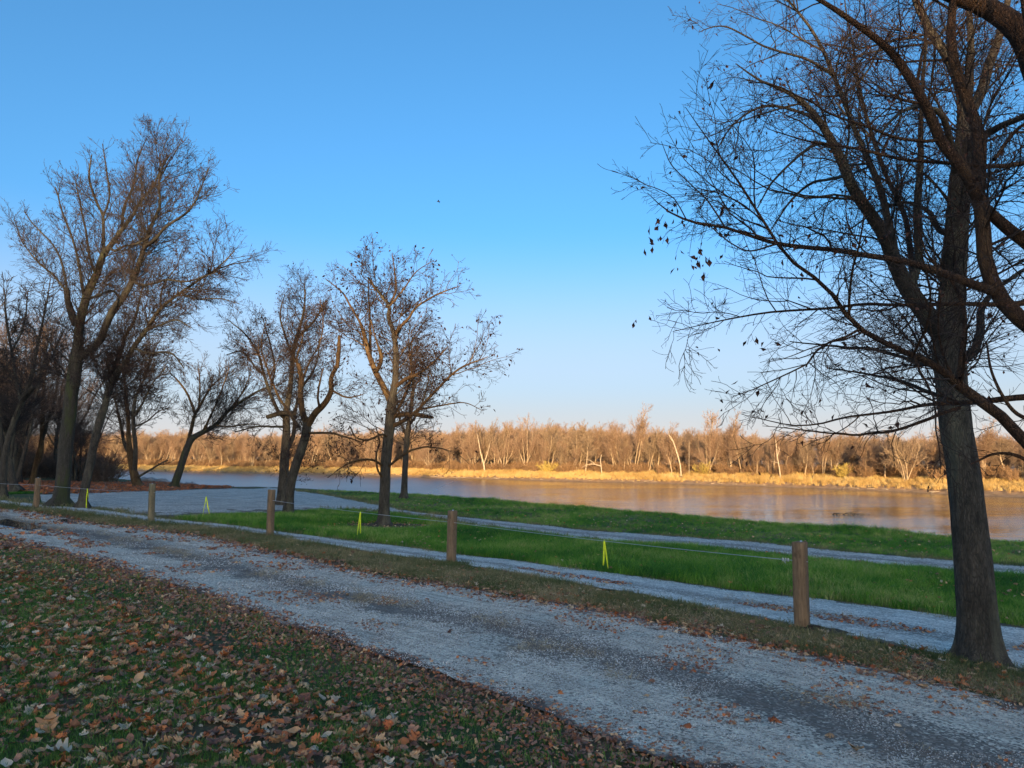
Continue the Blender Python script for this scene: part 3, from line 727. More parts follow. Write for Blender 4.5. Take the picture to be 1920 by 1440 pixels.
big_tree('leaning_tree', 'slender grey tree leaning right beside the forked tree, yellow tape hanging in front',
  [(154,955,TB_,17),(160,915,TB_,15),(169,873,TB_,15),(176,835,TB_,14),(182,808,TB_,14),(191,775,TB_,15),(199,752,TB_,12),(208,712,TB_,11),(232,686,TB_,10),(250,652,TB_-.2,9),(276,616,TB_-.4,8),(300,580,TB_-.8,6),(339,548,TB_-1,5),(370,527,TB_-1.2,4),(404,506,TB_-1.4,3),(440,470,TB_-1.4,2)],
  [[(205,722,TB_,8),(214,690,TB_+.4,8),(226,660,TB_+.6,7),(236,630,TB_+.8,6),(252,600,TB_+1,5),(262,560,TB_+1,3),(270,520,TB_+1,2)],
   [(250,652,TB_-.2,5),(280,662,TB_-.8,4.5),(320,662,TB_-1.2,3.5),(345,690,TB_-1.4,2)],
   [(276,616,TB_-.4,5),(300,610,TB_-.9,4),(330,600,TB_-1.4,3),(360,615,TB_-1.6,1.5)],
   [(339,548,TB_-1,4),(365,560,TB_-1.4,3),(410,560,TB_-1.8,2.5),(450,570,TB_-2,1.5)],
   [(370,527,TB_-1.2,3),(420,500,TB_-1.2,2.5),(470,490,TB_-1.2,1.5)],
   [(300,580,TB_-.8,4),(305,540,TB_-.6,3),(330,500,TB_-.4,2),(345,460,TB_-.4,1.2)],
   [(198,752,TB_,7),(205,740,TB_+.7,7),(216,700,TB_+1.4,6),(222,650,TB_+1.8,4)]],
  (M['bark_grey'], M['bark_smooth'], M['twig_dark'], M['dead_leaf']), (95, 800, 5600, 12000), 12, lmax=1.65, leaf=(1400, .06, 1), up=(.3, .2, .1, .0), rmin=.0033, ang=(44, 42, 40, 40))
TE = gd(540, 968)
big_tree('twin_topped_tree', 'bare tree with two orange broken-off tops and brown leaf tufts, left of the single tree',
  [(540,970,TE,20.2),(542,940,TE,17.6),(546,905,TE,16.8),(555,872,TE,16.8),(566,840,TE,16.0),(574,812,TE,16.0),(576,792,TE,16.0)],
  [[(576,796,TE,12.6),(568,775,TE,11.8),(563,740,TE,10.9),(565,708,TE,10.1),(560,690,TE,6.7),(556,670,TE,4.2),(566,640,TE,2.5),(575,600,TE,1.7)],
   [(576,800,TE,12.6),(590,776,TE-.2,12.6),(610,755,TE-.4,10.9),(621,731,TE-.5,10.1),(621,708,TE-.5,8.4),(632,685,TE-.5,7.6),(635,660,TE-.5,6.7)],
   [(600,768,TE-.3,5.0),(596,745,TE-.8,4.2),(600,715,TE-1.2,3.4),(606,690,TE-1.2,1.7)],
   [(565,720,TE,4.2),(580,680,TE+.3,3.4),(600,640,TE+.4,2.5),(606,600,TE+.4,1.7),(600,560,TE+.4,1.0)],
   [(560,800,TE+.2,6.7),(540,770,TE+.6,5.9),(520,740,TE+.9,4.2),(505,700,TE+1,3.4),(490,650,TE+1,2.5),(500,600,TE+1,1.3)],
   [(576,812,TE,5.0),(620,812,TE-.8,4.2),(650,820,TE-1.2,3.4),(680,830,TE-1.4,1.7)],
   [(621,731,TE-.5,4.2),(650,745,TE-1,3.4),(680,740,TE-1.4,1.7)]],
  (M['bark_grey'], M['bark_tan'], M['twig_dark'], M['dead_leaf']), (75, 560, 4000, 9000), 13, lmax=1.35, leaf=(2200, .065, 3), up=(.3, .1, 0, 0), rmin=.0033, twig_ratio=(.5, .5, .5, .5),
  stubs=[[(632,690,TE-.5,7.6),(635,660,TE-.5,7.6),(636,630,TE-.5,5.9)], [(565,712,TE,9.2),(562,690,TE,7.6),(560,682,TE,5.0)]])
TE2 = gd(529, 948)
big_tree('shadowed_tree', 'dark straight-stemmed bare tree standing close behind the two broken-topped limbs',
  [(529,950,TE2,22),(531,905,TE2,18),(534,857,TE2,17),(537,805,TE2,14),(537,774,TE2,12),(545,722,TE2,9),(549,673,TE2,8),(555,636,TE2,7),(566,602,TE2,5),(572,560,TE2,3),(570,530,TE2,1.5)],
  [[(534,850,TE2,9),(550,815,TE2+.2,8),(552,780,TE2+.4,6),(565,730,TE2+.5,5),(590,690,TE2+.6,3.5),(600,640,TE2+.6,2)],
   [(537,785,TE2,8),(522,772,TE2-.3,7),(506,737,TE2-.5,6),(495,702,TE2-.6,5),(482,660,TE2-.7,4),(458,625,TE2-.8,3),(425,598,TE2-.8,1.5)],
   [(495,702,TE2-.6,5),(480,690,TE2-1,4),(455,660,TE2-1.4,3),(425,665,TE2-1.6,2)],
   [(549,673,TE2,5),(535,630,TE2-.3,4),(525,590,TE2-.4,3),(535,550,TE2-.4,1.5)],
   [(555,636,TE2,5),(590,600,TE2,4),(610,565,TE2,2)],
   [(506,737,TE2-.5,4),(515,690,TE2-.8,3.5),(505,640,TE2-1,3),(490,590,TE2-1,1.5)],
   [(537,800,TE2,5),(510,800,TE2-.6,4),(480,800,TE2-1,3),(440,810,TE2-1.2,2)]],
  (M['bark_grey'], M['bark_smooth'], M['twig_dark'], M['dead_leaf']), (80, 600, 4200, 9500), 14, lmax=1.35, leaf=(1500, .065, 2), up=(.35, .15, 0, 0), rmin=.0035,
  stubs=[[(556,776,TE2-.3,9),(530,774,TE2-.4,9),(500,782,TE2-.5,8)]])
TF = gd(719, 988)
big_tree('grove_tree', 'solitary spreading tree with brown hanging leaves in a ring of bare soil',
  [(719,990,TF,26),(720,960,TF,21),(722,900,TF,20),(725,850,TF,19),(729,810,TF,19),(733,775,TF,19),(735,752,TF,18),(740,722,TF,12),(742,700,TF,12),(743,665,TF,11),(738,622,TF,9),(728,595,TF,8),(729,572,TF,7),(707,545,TF,5),(690,520,TF,4)],
  [[(735,762,TF,13),(724,735,TF,12),(712,712,TF+.1,11),(702,695,TF+.1,11),(692,665,TF+.2,9),(684,633,TF+.3,8),(675,605,TF+.3,5),(658,576,TF+.3,4),(641,547,TF+.3,3),(612,524,TF+.3,1.5)],
   [(704,699,TF+.1,8),(714,680,TF-.3,8),(713,660,TF-.5,7),(706,640,TF-.6,3),(695,600,TF-.6,2)],
   [(694,672,TF+.2,7),(694,650,TF+.6,6),(694,610,TF+.8,4),(692,570,TF+.8,3),(690,520,TF+.8,1.5)],
   [(740,628,TF,8),(748,616,TF-.2,7),(765,598,TF-.4,5),(784,573,TF-.6,4),(824,550,TF-.8,3),(862,536,TF-.8,1.3)],
   [(742,725,TF,8),(762,710,TF-.4,7),(787,699,TF-.7,5),(812,680,TF-.9,4),(840,650,TF-1,2)],
   [(734,800,TF,9),(755,790,TF-.2,8),(784,768,TF-.4,6),(813,737,TF-.6,5),(858,694,TF-.8,4),(916,668,TF-.8,1.5)],
   [(784,768,TF-.4,4),(830,760,TF-.8,3),(870,755,TF-1,2),(905,770,TF-1,1)],
   [(738,780,TF,6),(760,740,TF+.4,5),(772,700,TF+.6,4),(768,650,TF+.8,3),(790,610,TF+.8,1.5)],
   [(728,820,TF,5),(715,815,TF-.4,4),(690,825,TF-.8,4),(668,820,TF-1,3),(655,798,TF-1,2)],
   [(723,880,TF,4.5),(760,850,TF-.5,4),(800,838,TF-.9,3),(850,848,TF-1.2,1.5),(880,870,TF-1.3,1)], [(722,876,TF,4.5),(695,862,TF-.6,4),(655,868,TF-1,3),(615,895,TF-1.2,1.2)],
   [(721,900,TF,4),(708,880,TF-.4,4),(706,850,TF-.6,3.5),(712,830,TF-.6,3),(705,800,TF-.6,1.5)],
   [(730,572,TF,5),(742,545,TF+.2,4),(740,510,TF+.2,3),(735,475,TF+.2,1.5)],
   [(730,575,TF,4),(755,545,TF-.3,3),(780,510,TF-.4,2),(810,490,TF-.4,1)]],
  (M['bark_grey'], M['bark_tan'], M['twig_dark'], M['dead_leaf']), (95, 740, 4200, 8500), 15, lmax=1.8, leaf=(1700, .085, 2), up=(.25, .1, -.05, -.1), rmin=.0035,
  stubs=[[(738,780,TF,10),(770,776,TF-.3,9),(800,781,TF-.5,8),(811,783,TF-.5,6)]])
TG = gd(757, 935)
big_tree('slim_tree', 'slim bare tree standing alone on the grass above the riverbank',
  [(757,937,TG,13),(759,890,TG,11),(761,850,TG,10),(764,810,TG,10),(769,780,TG,8),(775,722,TG,6),(771,680,TG,4),(772,640,TG,2)],
  [[(766,800,TG,5),(785,770,TG-.4,4),(800,730,TG-.6,3),(806,690,TG-.6,2)],
   [(764,815,TG,5),(750,790,TG,4),(745,750,TG,3),(735,715,TG,2)],
   [(775,730,TG,3),(790,700,TG,2.5),(796,660,TG,1.5)]],
  (M['bark_grey'], M['bark_smooth'], M['twig_dark'], M['dead_leaf']), (50, 340, 1700, 3000), 16, lmax=1.8, leaf=(900, .10, 2), up=(.3, .1, 0, 0), rmin=.006, rings=24, sides=12)
TC = gd(259, 914)
big_tree('split_base_tree', 'tree with orange split wood at its foot in front of the river and rock pile',
  [(259,916,TC,17),(255,900,TC,17),(249,880,TC,14),(246,860,TC,13),(242,830,TC,9),(240,782,TC,7),(236,740,TC,6),(232,700,TC,4),(228,660,TC,2)],
  [[(252,885,TC,9),(254,850,TC-.3,8),(250,782,TC-.4,7),(256,740,TC-.5,5),(275,700,TC-.6,3),(290,660,TC-.6,2)],
   [(244,850,TC,7),(234,834,TC+.3,6),(225,790,TC+.5,5),(214,740,TC+.6,3),(205,700,TC+.6,2)],
   [(250,782,TC-.4,5),(268,755,TC-.8,4),(285,720,TC-1,3),(310,690,TC-1,2)],
   [(252,800,TC-.4,4),(275,790,TC-.8,3),(300,770,TC-1,2),(325,765,TC-1,1)],
   [(258,895,TC,5),(275,885,TC-.3,4),(300,870,TC-.5,3),(315,863,TC-.5,2)]],
  (M['bark_tan'], M['bark_grey'], M['twig_dark'], M['dead_leaf']), (90, 700, 3600, 6500), 17, lmax=2.3, up=(.5, .3, .1, 0), rmin=.0065, rings=24, sides=12, ang=(38, 38, 38, 38))
TD = gd(326, 916)
big_tree('slanting_tree', 'slanting tree with fan of bare branches on the bank edge by the rock pile',
  [(326,918,TD,15),(332,895,TD,14),(341,868,TD,13),(350,842,TD,12),(360,822,TD,11),(378,812,TD,10),(404,797,TD,8),(430,769,TD,6),(463,746,TD,5),(495,728,TD,3),(530,720,TD,1.5)],
  [[(345,855,TD,8),(356,815,TD+.2,7),(366,777,TD+.3,6),(378,756,TD+.3,5),(396,725,TD+.3,3),(420,705,TD+.3,1.5)],
   [(366,777,TD+.3,5),(352,740,TD+.4,4),(332,712,TD+.5,3),(318,700,TD+.5,1.5)],
   [(380,810,TD,5),(395,780,TD-.3,4),(412,740,TD-.4,3),(430,690,TD-.4,1.5)],
   [(404,797,TD,4),(430,800,TD-.4,3),(470,795,TD-.6,2),(500,800,TD-.6,1)],
   [(372,770,TD+.3,4),(375,730,TD+.3,3),(372,690,TD+.3,1.5)],
   [(430,769,TD,4),(455,735,TD,3),(470,700,TD,1.5)]],
  (M['bark_moss'], M['bark_tan'], M['twig_brown'], M['dead_leaf']), (95, 700, 3600, 6500), 18, lmax=1.9, up=(.6, .35, .1, 0), rmin=.006, rings=24, sides=12, ang=(34, 34, 36, 36))

# the big tree at the right and its neighbour whose trunk stands just outside the picture
TH = gd(1838, 1240)
big_tree('riverside_oak', 'large grey-barked tree rising at the right edge of the road verge',
  [(1838,1243,TH,78),(1836,1205,TH,72),(1834,1170,TH,67),(1826,1080,TH,61),(1816,980,TH,57),(1806,880,TH,54),(1790,771,TH,54),(1781,700,TH,54),(1779,650,TH,54),(1783,600,TH,46),(1786,540,TH,44),(1789,480,TH,42),(1794,421,TH,40),(1799,341,TH,36),(1806,270,TH,32),(1812,215,TH,27),(1800,160,TH,21),(1775,110,TH,18),(1735,40,TH,14),(1700,-60,TH,9),(1680,-200,TH,4)],
  [[(1778,640,TH,40),(1752,605,TH-.1,38),(1722,568,TH-.2,33),(1690,522,TH-.3,30),(1668,474,TH-.4,27),(1652,430,TH-.5,25),(1612,373,TH-.6,22),(1588,329,TH-.7,20),(1567,277,TH-.7,17),(1543,237,TH-.8,14),(1511,196,TH-.8,11),(1475,172,TH-.8,8),(1430,152,TH-.8,5),(1380,120,TH-.8,2)],
   [(1702,545,TH-.2,16),(1722,500,TH-.2,16),(1719,401,TH-.1,14),(1726,300,TH,12),(1727,200,TH,8),(1735,100,TH,6),(1730,0,TH,4),(1720,-120,TH,2)],
   [(1680,500,TH-.3,16),(1667,420,TH-.1,14),(1651,349,TH,13),(1623,293,TH+.1,11),(1591,217,TH+.2,9),(1563,140,TH+.3,8),(1531,72,TH+.4,6),(1480,0,TH+.4,4),(1420,-80,TH+.4,2)],
   [(1720,560,TH-.2,12),(1705,470,TH+.4,11),(1690,390,TH+.7,9),(1650,300,TH+.9,8),(1620,200,TH+1,6),(1600,100,TH+1,4),(1580,-20,TH+1,2)],
   [(1814,220,TH,22),(1840,172,TH+.2,20),(1860,110,TH+.4,18),(1876,50,TH+.5,14),(1900,-40,TH+.6,10),(1930,-200,TH+.6,4)],
   [(1812,280,TH,17),(1845,255,TH-.3,16),(1880,235,TH-.6,13),(1930,215,TH-.9,11),(2000,190,TH-1.2,6)],
   [(1808,240,TH,16),(1818,150,TH+.4,14),(1820,60,TH+.7,12),(1812,-60,TH+.9,6)],
   [(1790,690,TH,18),(1825,660,TH+.2,17),(1838,620,TH+.4,15),(1840,580,TH+.5,13),(1870,540,TH+.6,9),(1930,500,TH+.7,6)],
   [(1790,440,TH,14),(1760,430,TH+.3,11),(1745,400,TH+.5,9),(1700,380,TH+.8,6),(1640,400,TH+1,4),(1580,440,TH+1.2,2)],
   [(1796,330,TH,14),(1775,240,TH-.4,12),(1750,205,TH-.6,10),(1700,205,TH-.9,7),(1660,240,TH-1.1,5),(1640,290,TH-1.2,3)],
   [(1567,277,TH-.7,8),(1530,270,TH-1,7),(1490,300,TH-1.2,5),(1450,340,TH-1.3,4),(1420,390,TH-1.3,2)],
   [(1588,329,TH-.7,8),(1560,335,TH-.4,6),(1520,345,TH,5),(1480,380,TH+.1,4),(1440,440,TH+.2,2)],
   [(1543,237,TH-.8,8),(1500,210,TH-.4,6),(1430,200,TH-.2,5),(1370,240,TH,3),(1320,330,TH,1.5)],
   [(1563,140,TH+.3,7),(1510,110,TH,5),(1440,90,TH-.2,4),(1360,50,TH-.3,3),(1310,60,TH-.3,1.5)],
   [(1777,745,TH,10),(1740,735,TH+.4,8),(1690,715,TH+.8,6),(1620,700,TH+1,4),(1550,690,TH+1.2,2)],
   [(1762,690,TH,9),(1700,672,TH+.3,7),(1640,655,TH+.6,6),(1570,650,TH+.9,4),(1480,640,TH+1,2)]],
  (M['bark_grey'], M['bark_smooth'], M['twig_dark'], M['dead_leaf']), (140, 1450, 8400, 16500), 21, leaf=(2600, .034, 2), up=(.15, 0., -.1, -.1), rmin=.0014, rings=150, sides=64, flare=.38, amp=.055, lmax=1.4, twig_ratio=(.42, .5, .5, .5))
TI = 4.9
root_i, _ = big_tree('overhanging_tree', 'tree leaning in from beyond the right edge with warm brown scaly limbs',
  [(2330,1420,4.6,120),(2310,1150,4.6,105),(2270,950,4.7,98),(2210,780,4.7,90),(2120,640,4.75,76),(2040,480,4.8,66),(1990,300,4.85,60),(1960,170,4.9,55),(1925,80,4.9,48),(1880,30,4.95,40),(1810,2,5,30),(1730,-30,5,20),(1640,-70,5,10)],
  [[(2100,770,4.75,34),(2020,690,4.8,32),(1960,640,4.85,31),(1918,596,4.9,30),(1864,546,4.9,29),(1852,500,4.9,27),(1850,441,4.9,27),(1840,400,4.9,26),(1832,373,4.9,26),(1833,333,4.95,24),(1840,281,4.95,23),(1824,222,5,22),(1805,160,5,20),(1788,110,5,19),(1788,40,5,16),(1790,-60,5,11),(1780,-200,5,5)],
   [(1834,375,4.9,22),(1815,335,4.85,23),(1790,300,4.8,21),(1759,257,4.8,20),(1740,205,4.75,19),(1718,165,4.7,18),(1679,108,4.7,16),(1631,64,4.65,13),(1575,26,4.6,10),(1525,-5,4.6,8),(1440,-60,4.6,4)],
   [(2060,560,4.8,26),(1980,500,4.85,25),(1920,453,4.88,24),(1872,413,4.9,22),(1836,380,4.9,20)],
   [(1866,548,4.9,19),(1824,534,4.85,17),(1771,514,4.8,15),(1711,494,4.8,13),(1651,484,4.8,11),(1551,468,4.8,9),(1471,458,4.8,8),(1420,450,4.8,6.5),(1358,425,4.8,5.5),(1282,411,4.8,4.5),(1240,384,4.8,2),(1215,362,4.8,1)],
   [(2140,900,4.75,30),(2040,880,4.8,27),(1970,860,4.82,24),(1920,832,4.85,21),(1872,783,4.85,20),(1816,735,4.85,19),(1795,708,4.85,19),(1751,687,4.8,13),(1683,654,4.75,11),(1631,630,4.7,10),(1603,602,4.7,9),(1571,558,4.7,8),(1535,526,4.7,7),(1491,494,4.7,6.5),(1455,458,4.7,6),(1423,401,4.7,5),(1375,329,4.7,4),(1326,261,4.7,2.5),(1282,200,4.7,1.2)],
   [(1797,710,4.85,12),(1802,675,4.9,10),(1808,620,4.95,9),(1805,570,5,8),(1780,520,5,6),(1740,480,5,4),(1720,420,5,2)],
   [(2080,540,4.8,16),(1980,560,4.85,14),(1880,572,4.9,10),(1797,568,4.95,8),(1700,572,5,6.5),(1631,570,5,6),(1560,578,5,5),(1450,585,5,4),(1350,602,5,2.5),(1262,620,5,1)],
   [(2060,760,4.8,16),(1960,745,4.9,13),(1900,748,4.95,12),(1830,755,5,10),(1751,757,5,7),(1671,771,5,5),(1591,783,5,4),(1491,799,5,2.6),(1391,775,5,1)],
   [(1800,765,5,7),(1763,777,5,6.5),(1691,803,5,5.5),(1640,813,5,5),(1591,815,5,4),(1511,807,5,2.6),(1430,798,5,1)],
   [(2040,300,4.85,16),(1960,300,4.9,12),(1880,312,4.9,9),(1780,306,4.95,7),(1680,296,4.95,6),(1560,270,5,4.5),(1500,262,5,3),(1440,240,5,1.5)],
   [(2000,250,4.85,22),(1950,130,4.7,20),(1925,20,4.6,15),(1900,-80,4.6,8)],
   [(1718,165,4.7,7),(1727,110,4.8,6),(1735,60,4.85,5),(1720,0,4.9,4),(1700,-60,4.9,2)],
   [(1760,262,4.8,7),(1690,260,4.7,6),(1620,235,4.65,5),(1560,215,4.6,4),(1480,170,4.6,3),(1400,150,4.6,1.5)],
   [(1358,425,4.8,3.5),(1330,380,4.8,3),(1300,350,4.8,2.4),(1260,310,4.8,2),(1240,265,4.8,1)],
   [(1455,458,4.7,4),(1400,470,4.75,3),(1350,440,4.8,2.4),(1310,400,4.8,1.4)],
   [(1864,300,4.95,8),(1900,250,5,7),(1940,220,5,5)],
   [(2040,880,4.8,12),(1980,900,4.9,9),(1920,860,4.9,7),(1870,850,4.95,5),(1820,870,5,3)],
   [(2000,830,4.8,12),(1960,800,4.9,9),(1900,770,4.9,7),(1860,700,4.95,5),(1850,640,5,3)]],
  (M['bark_scaly'], M['bark_scaly'], M['twig_dark'], M['dead_leaf']), (110, 760, 3300, 5400), 22, leaf=(420, .04, 3), up=(.0, -.05, -.1, -.15), rmin=.0013, rings=70, sides=24, flare=.5, amp=.05, twig_ratio=(.34, .5, .5, .5), trunk_sprouts=False, lmax=1.05)
# dry leaf clusters at the tip of the long left-reaching limb
cl = np.array([at(x, y, 4.8) for x, y in ((1228,418),(1240,442),(1223,446),(1250,384),(1236,410),(1264,396),(1288,470),(1294,486),(1303,492),(1312,472),(1324,482),(1296,500),(1282,462),(1270,420),(1232,430),(1300,476),(1247,392))])
mb = MB(); cl = cl[:, None] + np.random.default_rng(3).normal(size=(17, 3, 3)) * .012; leaflets(np.random.default_rng(4), cl - np.array(root_i.location), np.zeros((17, 3)), 48, .042, mb, droop=1.2, cluster=2)
lf = mb.build('leaf_cluster', M['dead_leaf'], root_i, smooth=False); lf['kind'] = 'stuff'
mb = MB(); tw_ = []
for x, y in ((1232,425),(1252,388),(1292,480),(1312,474)):
    a_ = at(x + 12, 402 if x < 1270 else 412, 4.8); b_ = at(x, y, 4.8); tw_.append([a_, (a_ + b_) / 2 + [0, .02, 0], b_])
mb.tubes(np.array(tw_) - np.array(root_i.location), np.tile([[.0022, .0018, .001]], (4, 1)), 4); mb.build('twig', M['twig_dark'], root_i)
# torn-topped tree at the left edge
def low_tree(name, label, trunk, limbs, seed, mats=None, counts=(60, 420, 1800, 2600), group=None, rmin=.006, **k):
    return big_tree(name, label, trunk, limbs, mats or (M['bark_grey'], M['bark_smooth'], M['twig_brown'], M['dead_leaf']), counts, seed, rmin=rmin, rings=18, sides=10, group=group, **k)
TJ = gd(5, 936)
low_tree('torn_tree', 'tree at the left edge with a torn orange break high in its trunk',
  [(4,938,TJ,13),(6,900,TJ,12),(8,860,TJ,11),(18,815,TJ,10),(32,775,TJ,10),(46,742,TJ,10),(60,700,TJ,7),(72,640,TJ,5),(85,580,TJ,3),(95,520,TJ,1.5)],
  [[(8,860,TJ,8),(0,800,TJ,7),(-15,740,TJ,6),(-30,660,TJ,4),(-40,580,TJ,2)], [(40,755,TJ,7),(30,710,TJ+.4,6),(22,660,TJ+.6,5),(12,600,TJ+.7,4),(8,540,TJ+.7,2)],
   [(60,700,TJ,5),(90,680,TJ-.5,4),(110,640,TJ-.8,3),(125,610,TJ-1,1.5)], [(22,660,TJ+.6,4),(45,610,TJ+.6,3),(52,550,TJ+.6,1.5)]], 31, up=(.4, .2, .1, 0),
  stubs=[[(42,752,TJ-.1,9),(54,735,TJ-.2,10),(64,724,TJ-.3,9)]])
TK = gd(61, 911)
low_tree('burred_tree', 'tree with a swollen orange burr on its trunk behind the leftmost post',
  [(60,912,TK,11),(64,890,TK,10),(68,870,TK,10),(74,852,TK,13),(78,830,TK,8),(80,780,TK,8),(82,720,TK,6),(84,660,TK,4),(80,600,TK,2)],
  [[(78,830,TK,6),(90,790,TK,5),(104,740,TK,4),(112,690,TK,2)], [(80,770,TK,5),(66,730,TK,4),(54,690,TK,3),(46,640,TK,1.5)]], 32, mats=(M['bark_tan'], M['bark_smooth'], M['twig_brown'], M['dead_leaf']))
TL = gd(26, 922)
low_tree('stump_tree', 'thick leaning trunk standing on the green patch beside the torn tree',
  [(30,924,TL,17),(24,905,TL,13),(20,880,TL,11),(14,840,TL,10),(6,790,TL,8),(-6,730,TL,6),(-18,670,TL,3)],
  [[(18,870,TL,6),(26,820,TL,5),(36,760,TL,4),(40,700,TL,2)], [(10,815,TL,5),(-10,780,TL,4),(-40,740,TL,2)]], 33)

# prototypes of the generic bare trees
def proto(nm, args, tm, cm):
    t, k = proto_tree(**args); return [('trunk', t.mesh(nm + '_trunk', tm)), ('crown', k.mesh(nm + '_crown', cm))]
mid = [proto('mid_a', dict(h=11, stems=1, spread=.42, seed=41, c=(26, 230, 1500, 2600), rmin=.009, trunk_r=.19), M['bark_moss'], M['twig_mid']),
       proto('mid_b', dict(h=11, stems=2, spread=.38, seed=42, c=(26, 240, 1500, 2600), rmin=.009, trunk_r=.2), M['bark_grey'], M['twig_mid']),
       proto('mid_c', dict(h=11, stems=1, spread=.36, seed=43, c=(34, 260, 1600, 2600), rmin=.009, trunk_r=.13, crown0=.2), M['bark_smooth'], M['twig_mid']),
       proto('mid_d', dict(h=11, stems=3, spread=.36, seed=44, c=(30, 260, 1600, 2600), rmin=.009, trunk_r=.2, crown0=.15), M['bark_grey'], M['twig_mid'])]
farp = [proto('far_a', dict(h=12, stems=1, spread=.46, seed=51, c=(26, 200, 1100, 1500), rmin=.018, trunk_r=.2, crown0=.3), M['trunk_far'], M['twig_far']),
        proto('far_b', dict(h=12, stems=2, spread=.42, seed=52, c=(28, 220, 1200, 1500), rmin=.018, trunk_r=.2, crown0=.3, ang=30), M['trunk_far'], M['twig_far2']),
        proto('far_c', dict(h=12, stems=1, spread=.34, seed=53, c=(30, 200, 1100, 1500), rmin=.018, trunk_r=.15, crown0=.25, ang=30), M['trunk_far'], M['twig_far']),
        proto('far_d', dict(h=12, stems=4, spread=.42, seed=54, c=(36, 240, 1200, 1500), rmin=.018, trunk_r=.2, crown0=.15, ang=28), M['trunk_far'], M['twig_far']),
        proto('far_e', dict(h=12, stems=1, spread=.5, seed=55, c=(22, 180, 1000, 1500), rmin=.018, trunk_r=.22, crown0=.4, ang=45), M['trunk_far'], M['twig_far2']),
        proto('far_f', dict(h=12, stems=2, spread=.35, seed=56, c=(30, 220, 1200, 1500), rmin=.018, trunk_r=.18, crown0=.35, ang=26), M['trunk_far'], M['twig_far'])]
R_ = np.random.default_rng(99)

def joined(pr, nm):
    me = bpy.data.meshes.new(nm); V = []; Fs = []; mi = []; nb = 0
    for j, (_, m_) in enumerate(pr):
        v = np.empty(len(m_.vertices) * 3, np.float32); m_.vertices.foreach_get('co', v); f = np.empty(len(m_.loops), np.int32); m_.loops.foreach_get('vertex_index', f)
        V.append(v.reshape(-1, 3)); Fs.append(f.reshape(-1, 4) + nb); mi += [j] * (len(f) // 4); nb += len(V[-1])
    fill_mesh(me, np.concatenate(V), Fs)
    for _, m_ in pr: me.materials.append(m_.materials[0])
    me.polygons.foreach_set('material_index', np.array(mi, np.int32)); return bpy.data.objects.new(nm, me)
# left wood
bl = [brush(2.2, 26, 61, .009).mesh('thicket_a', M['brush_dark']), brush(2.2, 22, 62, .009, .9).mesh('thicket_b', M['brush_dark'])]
spots = []
tries = 0
while len(spots) < 46 and tries < 4000:
    tries += 1
    Y = R_.uniform(36, 110) if len(spots) > 10 else R_.uniform(33, 48); px = R_.uniform(-330, 222) if Y > 52 else R_.uniform(-320, 60)
    if Y < 52 and px > 20 and len(spots) < 4: continue
    X = (px - 960) / F * Y
    if sdist(np.array([[X, Y]]), SHORE)[0] > -2.5: continue
    if any((X - a) ** 2 + (Y - b) ** 2 < 9 for a, b in spots): continue
    spots.append((X, Y))
for k, (X, Y) in enumerate(spots):
    px = 960 + F * X / Y; h = ((852 - R_.uniform(560, 680)) / F * Y) + 1.9
    h = min(h, 13) if px < 120 else min(h, 9.5 if Y > 60 else 7.5)
    put('woodland_tree', '%s bare %s tree %s' % (('mossy', 'twin-stemmed', 'slender', 'three-stemmed')[k % 4], 'near' if Y < 60 else 'far' if Y > 85 else 'middle-distance', [t for a, t in ((-9999, 'left of the picture edge by the torn tree'), (0, 'behind the torn tree and burred tree'), (70, 'behind the forked tree with mossy trunk'), (130, 'behind the slender leaning tree'), (185, 'at the water end of the left wood')) if a <= px][-1]), 'tree', mid[k % 4], (X, Y, float(gz(X, Y)[0]) - .05), R_.uniform(0, 6.28), h / 11, 'trees of the dense wood at the left', (R_.normal() * .05, R_.normal() * .07))
n = 300; Y = R_.uniform(55, 115, n); px = R_.uniform(-330, 226, n); X = (px - 960) / F * Y; P = np.stack([X, Y, gz(X, Y)], 1)
P = P[(sdist(P[:, :2], SHORE) < -1) & ((Y > 58) | (px < 40))]
def as_proto(me, nm): o = bpy.data.objects.new(nm, me); return o
thk = [as_proto(m_, 'thicket_kind') for m_ in bl]
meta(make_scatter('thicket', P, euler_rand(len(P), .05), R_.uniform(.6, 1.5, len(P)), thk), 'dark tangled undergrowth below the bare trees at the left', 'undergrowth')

# the wood goes on behind and to the left of the trees one can tell apart
n = 380; Y = R_.uniform(82, 215, n); px = R_.uniform(-900, 205, n); X = (px - 960) / F * Y; P = np.stack([X, Y, gz(X, Y)], 1)
P = P[sdist(P[:, :2], SHORE) < -4]
meta(make_scatter('left_wood', P, euler_rand(len(P), .05), R_.uniform(1.0, 1.45, len(P)), [joined(p_, 'left_wood_kind') for p_ in mid]), 'dense bare wood going on along the left riverbank', 'wood')
# far bank wood: the front row one by one
YT = lambda px: np.interp(px, [-100, 300, 500, 840, 960, 1060, 1150, 1240, 1330, 1420, 1500, 1700, 1920], [808, 808, 812, 802, 794, 792, 800, 806, 803, 808, 812, 812, 806])
LC = np.concatenate([[0], np.cumsum(np.linalg.norm(np.diff(FARR, axis=0), axis=1))])
fx = 960 + F * FARR[:, 0] / np.maximum(FARR[:, 1], 1); vis = np.where((fx > -60) & (fx < 2150) & (FARR[:, 1] > 60))[0]; i0, i1 = vis.min(), vis.max()
def far_spot(px, d):
    """place d metres inland whose bearing is px"""
    P = FARR + nrm * d; x = 960 + F * P[:, 0] / np.maximum(P[:, 1], 1); sel = np.arange(i0 - 5, i1 + 5); j = sel[np.argmin(abs(x[sel] - px))]
    Yd = P[j, 1]; return np.array([(px - 960) / F * Yd, Yd, far_z(d)])
kinds = []
pxs = np.sort(R_.uniform(225, 2060, 190))
